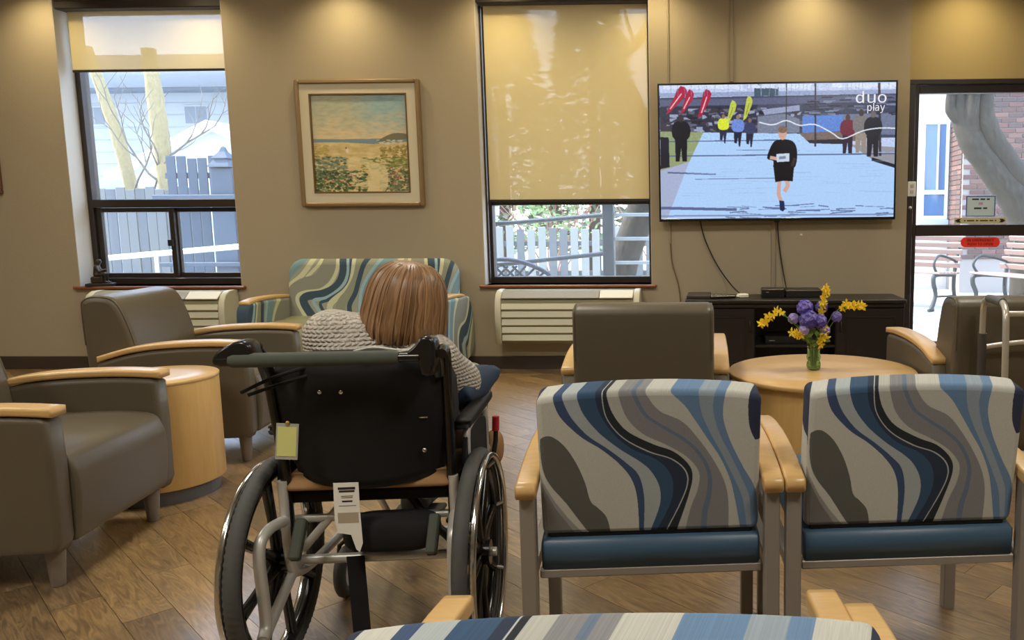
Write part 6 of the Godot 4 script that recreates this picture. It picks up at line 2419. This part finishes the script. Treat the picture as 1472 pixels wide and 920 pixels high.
func build_cabinet() -> void:
	var t := thing("media_cabinet", "long low dark espresso media cabinet below the television", "cabinet", Vector3(0.505, 0, 0.25))
	var h := 0.755
	var st := mb()
	rbox(st, Vector3(-h - 0.01, 0.545, -0.22), Vector3(h + 0.01, 0.572, 0.225), 0.005)
	obj("top_board", st, M.espresso, t)
	st = mb()
	for x in [-h, -0.30, 0.28, h - 0.022]:
		rbox(st, Vector3(x, 0.05, -0.21), Vector3(x + 0.022, 0.545, 0.2), 0.002)
	rbox(st, Vector3(-h + 0.022, 0.05, -0.21), Vector3(h - 0.022, 0.07, 0.2), 0.002)
	rbox(st, Vector3(-h + 0.022, 0.07, -0.21), Vector3(h - 0.022, 0.545, -0.2), 0.0)
	rbox(st, Vector3(-h + 0.02, 0.0, -0.19), Vector3(h - 0.02, 0.05, 0.17), 0.002)
	obj("carcass", st, M.espresso, t)
	st = mb()
	rbox(st, Vector3(-0.278, 0.235, -0.2), Vector3(0.28, 0.252, 0.2), 0.002)
	obj("shelf", st, M.espresso, t)
	st = mb()
	rbox(st, Vector3(-h, 0.515, 0.2), Vector3(h, 0.543, 0.215), 0.004)
	obj("cornice", st, M.espresso, t)
	for d in [[-h + 0.004, -0.284], [0.286, h - 0.004]]:
		st = mb()
		rbox(st, Vector3(d[0], 0.075, 0.2), Vector3(d[1], 0.51, 0.218), 0.003)
		var dr := obj("door", st, M.espresso, t)
		st = mb()
		var a: float = d[0] + 0.06
		var b: float = d[1] - 0.06
		for r in [[a, 0.13, a + 0.01, 0.455], [b - 0.01, 0.13, b, 0.455], [a, 0.13, b, 0.14], [a, 0.445, b, 0.455]]:
			rbox(st, Vector3(r[0], r[1], 0.218), Vector3(r[2], r[3], 0.223), 0.002)
		obj("panel_moulding", st, M.espresso, dr)
		st = mb(true)
		var hx: float = d[1] - 0.03 if d[0] < 0 else d[0] + 0.03
		tube(st, [Vector3(hx, 0.35, 0.218), Vector3(hx, 0.352, 0.232), Vector3(hx, 0.42, 0.232), Vector3(hx, 0.422, 0.218)], 0.0045, 8)
		obj("handle", st, smat(c8(72, 62, 54), 0.35, 0.8), dr)
	# devices
	var d := thing("disc_player", "slim black player on the cabinet's middle shelf", "player", Vector3(0.50, 0.252, 0.25))
	st = mb()
	rbox(st, Vector3(-0.2, 0.0, -0.14), Vector3(0.2, 0.055, 0.14), 0.004)
	obj("case", st, M.device, d)
	st = mb()
	rbox(st, Vector3(-0.17, 0.02, 0.14), Vector3(-0.13, 0.026, 0.1405), 0.0)
	obj("front_print", st, smat(c8(120, 130, 140), 0.5), d)
	d = thing("cable_box", "small black cable box on the cabinet under the television", "device", Vector3(0.365, 0.572, 0.22))
	st = mb()
	rbox(st, Vector3(-0.085, 0.0, -0.08), Vector3(0.075, 0.062, 0.1), 0.004)
	obj("case", st, M.device, d)
	st = mb()
	rbox(st, Vector3(-0.055, 0.038, 0.1), Vector3(-0.035, 0.043, 0.1006), 0.0)
	obj("front_print", st, smat(c8(150, 160, 170), 0.5), d)
	d = thing("black_recorder", "wide flat black recorder beside the cable box, behind flowers", "device", Vector3(0.55, 0.572, 0.18))
	st = mb()
	rbox(st, Vector3(-0.1, 0.0, -0.12), Vector3(0.16, 0.052, 0.12), 0.004)
	obj("case", st, smat(c8(26, 20, 20), 0.4), d)
	d = thing("tablet_case", "flat grey-brown tray lying at the cabinet's left end", "tray", Vector3(-0.17, 0.572, 0.22))
	st = mb()
	rbox(st, Vector3(-0.085, 0.0, -0.14), Vector3(0.085, 0.022, 0.14), 0.004)
	obj("case", st, smat(c8(58, 50, 46), 0.5), d)
	for a in [[Vector3(0.0, 0.572, 0.33), 0.25, "black remote control lying nearest the cabinet's front edge"], [Vector3(-0.03, 0.572, 0.24), -0.12, "black remote control lying beside the flat tray"]]:
		d = thing("remote_control", a[2], "remote", a[0], PI / 2 + a[1], "remote controls on the cabinet")
		st = mb()
		rbox(st, Vector3(-0.024, 0.0, -0.095), Vector3(0.024, 0.02, 0.095), 0.006)
		obj("case", st, M.device, d)
		for r in 6:
			for c in 3:
				st = mb()
				rbox(st, Vector3(-0.016 + c * 0.012, 0.02, -0.08 + r * 0.024), Vector3(-0.008 + c * 0.012, 0.0225, -0.067 + r * 0.024), 0.001)
				obj("button", st, M.foam, d)
	d = thing("power_adapter", "white power adapter on the cabinet at cord's end", "adapter", Vector3(0.145, 0.572, 0.29), 0.5)
	st = mb()
	rbox(st, Vector3(-0.035, 0.0, -0.03), Vector3(0.035, 0.028, 0.03), 0.006)
	obj("case", st, M.white_plastic, d)
	st = mb()
	rbox(st, Vector3(-0.05, 0.006, -0.012), Vector3(-0.035, 0.018, 0.012), 0.003)
	obj("plug", st, M.white_plastic, d)

func petal(st: SurfaceTool, c: Vector3, dir: Vector3, nrm: Vector3, l: float, w: float) -> void:
	var s := dir.cross(nrm).normalized()
	var m := c + dir * l * 0.55 + nrm * l * 0.12
	var e := c + dir * l + nrm * l * 0.02
	var a := m + s * w
	var b := m - s * w
	var q := c + dir * l * 0.25 + s * w * 0.6 + nrm * l * 0.05
	var r := c + dir * l * 0.25 - s * w * 0.6 + nrm * l * 0.05
	tri(st, c, r, q)
	quad(st, q, r, b, a)
	tri(st, a, b, e)

func build_flowers() -> void:
	var v := Vector3(0.413, 0.4505, 2.405)
	var t := thing("glass_vase", "small green ribbed glass jar holding flowers on coffee table", "vase", v)
	var st := mb(true)
	var gl := smat(Color(0.72, 0.86, 0.62, 0.08), 0.03)
	gl.refraction_enabled = true
	gl.refraction_scale = 0.05
	lathe(st, [Vector2(0.0, 0.0), Vector2(0.024, 0.0), Vector2(0.031, 0.008), Vector2(0.033, 0.022), Vector2(0.031, 0.034), Vector2(0.028, 0.042), Vector2(0.031, 0.048), Vector2(0.0325, 0.058), Vector2(0.031, 0.066), Vector2(0.0285, 0.073), Vector2(0.029, 0.098), Vector2(0.0315, 0.105), Vector2(0.029, 0.106), Vector2(0.026, 0.098), Vector2(0.0255, 0.073), Vector2(0.028, 0.058), Vector2(0.0255, 0.042), Vector2(0.0295, 0.022), Vector2(0.022, 0.006), Vector2(0.0, 0.006)], 36)
	obj("jar", st, gl, t)
	var green := smat(c8(96, 122, 56), 0.6)
	var g := RandomNumberGenerator.new()
	g.seed = 91
	var yel := smat(c8(238, 206, 44), 0.6)
	yel.backlight_enabled = true
	yel.backlight = c8(200, 170, 40)
	var sprigs := [
		[[Vector3(0.006, 0.015, 0.0), Vector3(0.014, 0.12, 0.0), Vector3(0.035, 0.25, 0.01), Vector3(0.045, 0.37, 0.01)], [0.62, 0.72, 0.8, 0.88, 0.93, 0.97, 1.0], "tall yellow flower sprig rising above the purple blooms"],
		[[Vector3(0.0, 0.012, 0.005), Vector3(0.02, 0.12, 0.005), Vector3(0.075, 0.24, 0.01), Vector3(0.14, 0.295, 0.02), Vector3(0.21, 0.285, 0.02)], [0.68, 0.76, 0.84, 0.9, 0.95, 1.0], "yellow flower sprig arching out to the right"],
		[[Vector3(-0.006, 0.014, 0.004), Vector3(-0.02, 0.12, 0.02), Vector3(-0.09, 0.21, 0.04), Vector3(-0.17, 0.265, 0.03), Vector3(-0.235, 0.215, 0.02)], [0.72, 0.82, 0.88, 0.94, 1.0], "yellow flower sprig arching out to the left"],
		[[Vector3(-0.003, 0.013, 0.0), Vector3(-0.012, 0.1, 0.03), Vector3(-0.05, 0.16, 0.055), Vector3(-0.095, 0.178, 0.065)], [0.86, 0.94, 1.0], "short yellow flower sprig at the lower left of bouquet"],
		[[Vector3(0.008, 0.016, 0.006), Vector3(0.018, 0.1, 0.03), Vector3(0.038, 0.15, 0.055), Vector3(0.05, 0.20, 0.05)], [0.55, 0.7, 0.85, 1.0], "short yellow flower sprig low at the right of bouquet"],
	]
	for s in sprigs:
		var o := thing("yellow_flower_sprig", s[2], "flowers", v, 0.0, "yellow sprigs in the vase")
		var c := curve(s[0], 8)
		st = mb(true)
		tube(st, c, 0.0022, 6)
		obj("stem", st, green, o)
		for f in s[1]:
			var p: Vector3 = c[int(f * (c.size() - 1))]
			for rep in 2:
				var nrm := Vector3(g.randf_range(-0.7, 0.7), g.randf_range(-0.3, 0.7), g.randf_range(0.3, 1.0)).normalized()
				var fr := frame_for(nrm)
				st = mb()
				var q := p + Vector3(g.randf_range(-0.012, 0.012), g.randf_range(-0.01, 0.01), g.randf_range(0, 0.012))
				for k in 5:
					var a := TAU * k / 5.0 + g.randf() * 0.5
					petal(st, q, fr.x * cos(a) + fr.y * sin(a), nrm, g.randf_range(0.02, 0.028), 0.0058)
				obj("blossom", st, yel, o)
		for k in 3:
			var p: Vector3 = c[int((0.3 + 0.18 * k) * (c.size() - 1))]
			st = mb()
			var dd := Vector3(g.randf_range(-1, 1), g.randf_range(-0.2, 0.8), g.randf_range(-0.5, 1)).normalized()
			petal(st, p, dd, dd.cross(Vector3(0.3, 1, 0.2)).normalized(), 0.045, 0.009)
			obj("leaf", st, green, o)
	var purples := [c8(92, 74, 168), c8(74, 62, 150), c8(112, 94, 182), c8(156, 140, 200)]
	var blooms := [
		[Vector3(-0.045, 0.285, 0.03), 0.05, 0, "purple bloom at the top of the cluster"], [Vector3(-0.03, 0.235, 0.055), 0.058, 1, "large deep purple bloom in the middle of the bouquet"], [Vector3(0.035, 0.285, -0.01), 0.038, 1, "purple bloom right of the centre behind tall sprig"],
		[Vector3(0.02, 0.225, 0.04), 0.045, 0, "purple bloom beside the tall yellow stem"], [Vector3(0.1, 0.24, 0.0), 0.034, 2, "small purple bloom at the right side of bouquet"], [Vector3(-0.095, 0.235, 0.02), 0.034, 3, "pale lilac bloom at the left side of bouquet"],
		[Vector3(-0.05, 0.19, 0.06), 0.034, 3, "pale lilac bloom low in the bouquet"], [Vector3(0.045, 0.185, 0.05), 0.03, 2, "small purple bloom low at the right of the jar"],
	]
	for b in blooms:
		var o := thing("purple_flower", b[3], "flower", v, 0.0, "purple flowers in the vase")
		var c: Vector3 = b[0]
		st = mb(true)
		tube(st, curve([Vector3(c.x * 0.08, 0.014, c.z * 0.1), Vector3(c.x * 0.25, 0.11, c.z * 0.4), c], 6), 0.0024, 6)
		obj("stem", st, green, o)
		var pm := smat(purples[b[2]], 0.6)
		pm.backlight_enabled = true
		pm.backlight = purples[b[2]].darkened(0.2)
		var nf := 20
		var pm2 := smat(purples[b[2]].lightened(0.16), 0.6)
		for i in nf:
			var y := 1.0 - 2.0 * (i + 0.5) / nf
			var a := i * 2.39996
			var nrm := Vector3(sqrt(1 - y * y) * cos(a), y, sqrt(1 - y * y) * sin(a))
			if nrm.y < -0.75:
				continue
			var fr := frame_for(nrm)
			st = mb()
			for k in 4:
				var an := TAU * k / 4.0 + i
				petal(st, c + nrm * b[1] * 0.62, fr.x * cos(an) + fr.y * sin(an), nrm, b[1] * 0.46, b[1] * 0.2)
			obj("floret", st, pm if i % 3 else pm2, o)
	for i in 6:
		var o := thing("green_leaf_stem", "green leafy stem standing in the glass jar among flowers", "leaves", v, 0.0, "leaf stems in the vase")
		var a := TAU * i / 6.0
		var tip := Vector3(cos(a) * 0.05, 0.17 + 0.02 * (i % 3), sin(a) * 0.05 + 0.02)
		st = mb(true)
		var c := curve([Vector3(cos(a) * 0.012, 0.013, sin(a) * 0.012), Vector3(cos(a) * 0.018, 0.1, sin(a) * 0.018), tip], 6)
		tube(st, c, 0.002, 6)
		obj("stem", st, green, o)
		for k in 5:
			var p: Vector3 = c[8 + k % 5]
			var dd := Vector3(cos(a + k * 1.3), 0.6, sin(a + k * 1.3)).normalized()
			st = mb()
			petal(st, p, dd, dd.cross(Vector3(0.3, -1, 0.4)).normalized(), 0.04, 0.009)
			obj("leaf", st, smat(c8(110, 132, 60), 0.6), o)

func build_walker() -> void:
	var t := thing("walker", "folding aluminium walker with dark grips at the right edge", "walker", Vector3(1.275, 0, 2.87))
	var alu := smat(c8(206, 200, 188), 0.3, 0.55)
	var st: SurfaceTool
	for s in [-1.0, 1.0]:
		var x := -0.215 if s < 0 else 0.22
		st = mb(true)
		# inverted U: far leg, hand grip on top, near leg
		tube(st, curve([Vector3(x + 0.02, 0.03, -0.2), Vector3(x + 0.012, 0.42, -0.175), Vector3(x + 0.006, 0.72, -0.155), Vector3(x + 0.003, 0.79, -0.13), Vector3(x, 0.812, -0.07)], 5), 0.0125, 12)
		var fr := obj("far_leg", st, alu, t)
		st = mb(true)
		tube(st, curve([Vector3(x, 0.812, 0.08), Vector3(x - 0.008, 0.79, 0.14), Vector3(x - 0.012, 0.72, 0.165), Vector3(x - 0.012, 0.42, 0.18), Vector3(x - 0.012, 0.03, 0.2)], 5), 0.0125, 12)
		obj("near_leg", st, alu, t)
		st = mb(true)
		tube(st, [Vector3(x, 0.812, -0.075), Vector3(x, 0.814, 0.0), Vector3(x, 0.812, 0.085)], [0.016, 0.0175, 0.016], 14)
		obj("hand_grip", st, smat(c8(96, 94, 92), 0.5), t)
		st = mb(true)
		tube(st, [Vector3(x + 0.008, 0.66, -0.158), Vector3(x + 0.0125, 0.52, -0.171), Vector3(x + 0.014, 0.47, -0.174)], 0.018, 12)
		obj("foam_sleeve", st, smat(c8(74, 68, 62), 0.8), t)
		st = mb(true)
		tube(st, [Vector3(x + 0.0, 0.36, -0.17), Vector3(x - 0.01, 0.36, 0.18)], 0.009, 8)
		obj("side_brace", st, alu, t)
		for z in [-0.2, 0.2]:
			st = mb(true)
			tube(st, [Vector3(x + (0.02 if z < 0 else -0.012), 0.0, z), Vector3(x + (0.02 if z < 0 else -0.012), 0.045, z)], [0.018, 0.015], 12)
			obj("rubber_tip", st, M.rubber, t)
	st = mb(true)
	tube(st, [Vector3(-0.222, 0.775, 0.14), Vector3(0.212, 0.775, 0.14)], 0.011, 10)
	obj("cross_bar", st, alu, t)
	st = mb(true)
	tube(st, curve([Vector3(-0.205, 0.60, -0.168), Vector3(0.0, 0.62, -0.18), Vector3(0.23, 0.60, -0.168)], 5), 0.011, 10)
	obj("cross_bar", st, alu, t)

func build_statue() -> void:
	var t := thing("bronze_figurine", "small dark bronze seated figure on the left window sill", "figurine", Vector3(-4.80, 0.645, -0.02), deg_to_rad(20))
	var st := mb()
	rbox(st, Vector3(-0.085, 0.0, -0.045), Vector3(0.095, 0.022, 0.045), 0.003)
	obj("plinth", st, M.black, t)
	st = mb()
	rbox(st, Vector3(-0.05, 0.022, -0.035), Vector3(0.03, 0.075, 0.035), 0.008)
	obj("block", st, M.bronze, t)
	st = mb(true)
	nets(st, [[Vector3(-0.015, 0.09, 0), Vector3(-0.01, 0.145, 0), 0.024, 0.022], [Vector3(-0.01, 0.145, 0), Vector3(0.0, 0.172, 0), 0.012, 0.011], [Vector3(0.002, 0.185, 0), Vector3(0.006, 0.190, 0), 0.019, 0.017],
		[Vector3(-0.01, 0.15, 0.02), Vector3(0.012, 0.11, 0.034), 0.011, 0.009], [Vector3(0.012, 0.11, 0.034), Vector3(0.035, 0.125, 0.015), 0.009, 0.007], [Vector3(-0.01, 0.15, -0.02), Vector3(0.012, 0.11, -0.034), 0.011, 0.009], [Vector3(0.012, 0.11, -0.034), Vector3(0.035, 0.125, -0.015), 0.009, 0.007],
		[Vector3(-0.015, 0.088, 0.014), Vector3(0.042, 0.094, 0.018), 0.017, 0.012], [Vector3(0.042, 0.094, 0.018), Vector3(0.04, 0.03, 0.018), 0.011, 0.008], [Vector3(0.04, 0.03, 0.018), Vector3(0.06, 0.028, 0.018), 0.008, 0.006],
		[Vector3(-0.015, 0.088, -0.014), Vector3(0.042, 0.094, -0.018), 0.017, 0.012], [Vector3(0.042, 0.094, -0.018), Vector3(0.045, 0.03, -0.018), 0.011, 0.008], [Vector3(0.045, 0.03, -0.018), Vector3(0.065, 0.028, -0.018), 0.008, 0.006]], 0.0035, 420.0)
	obj("figure", st, M.bronze, t)
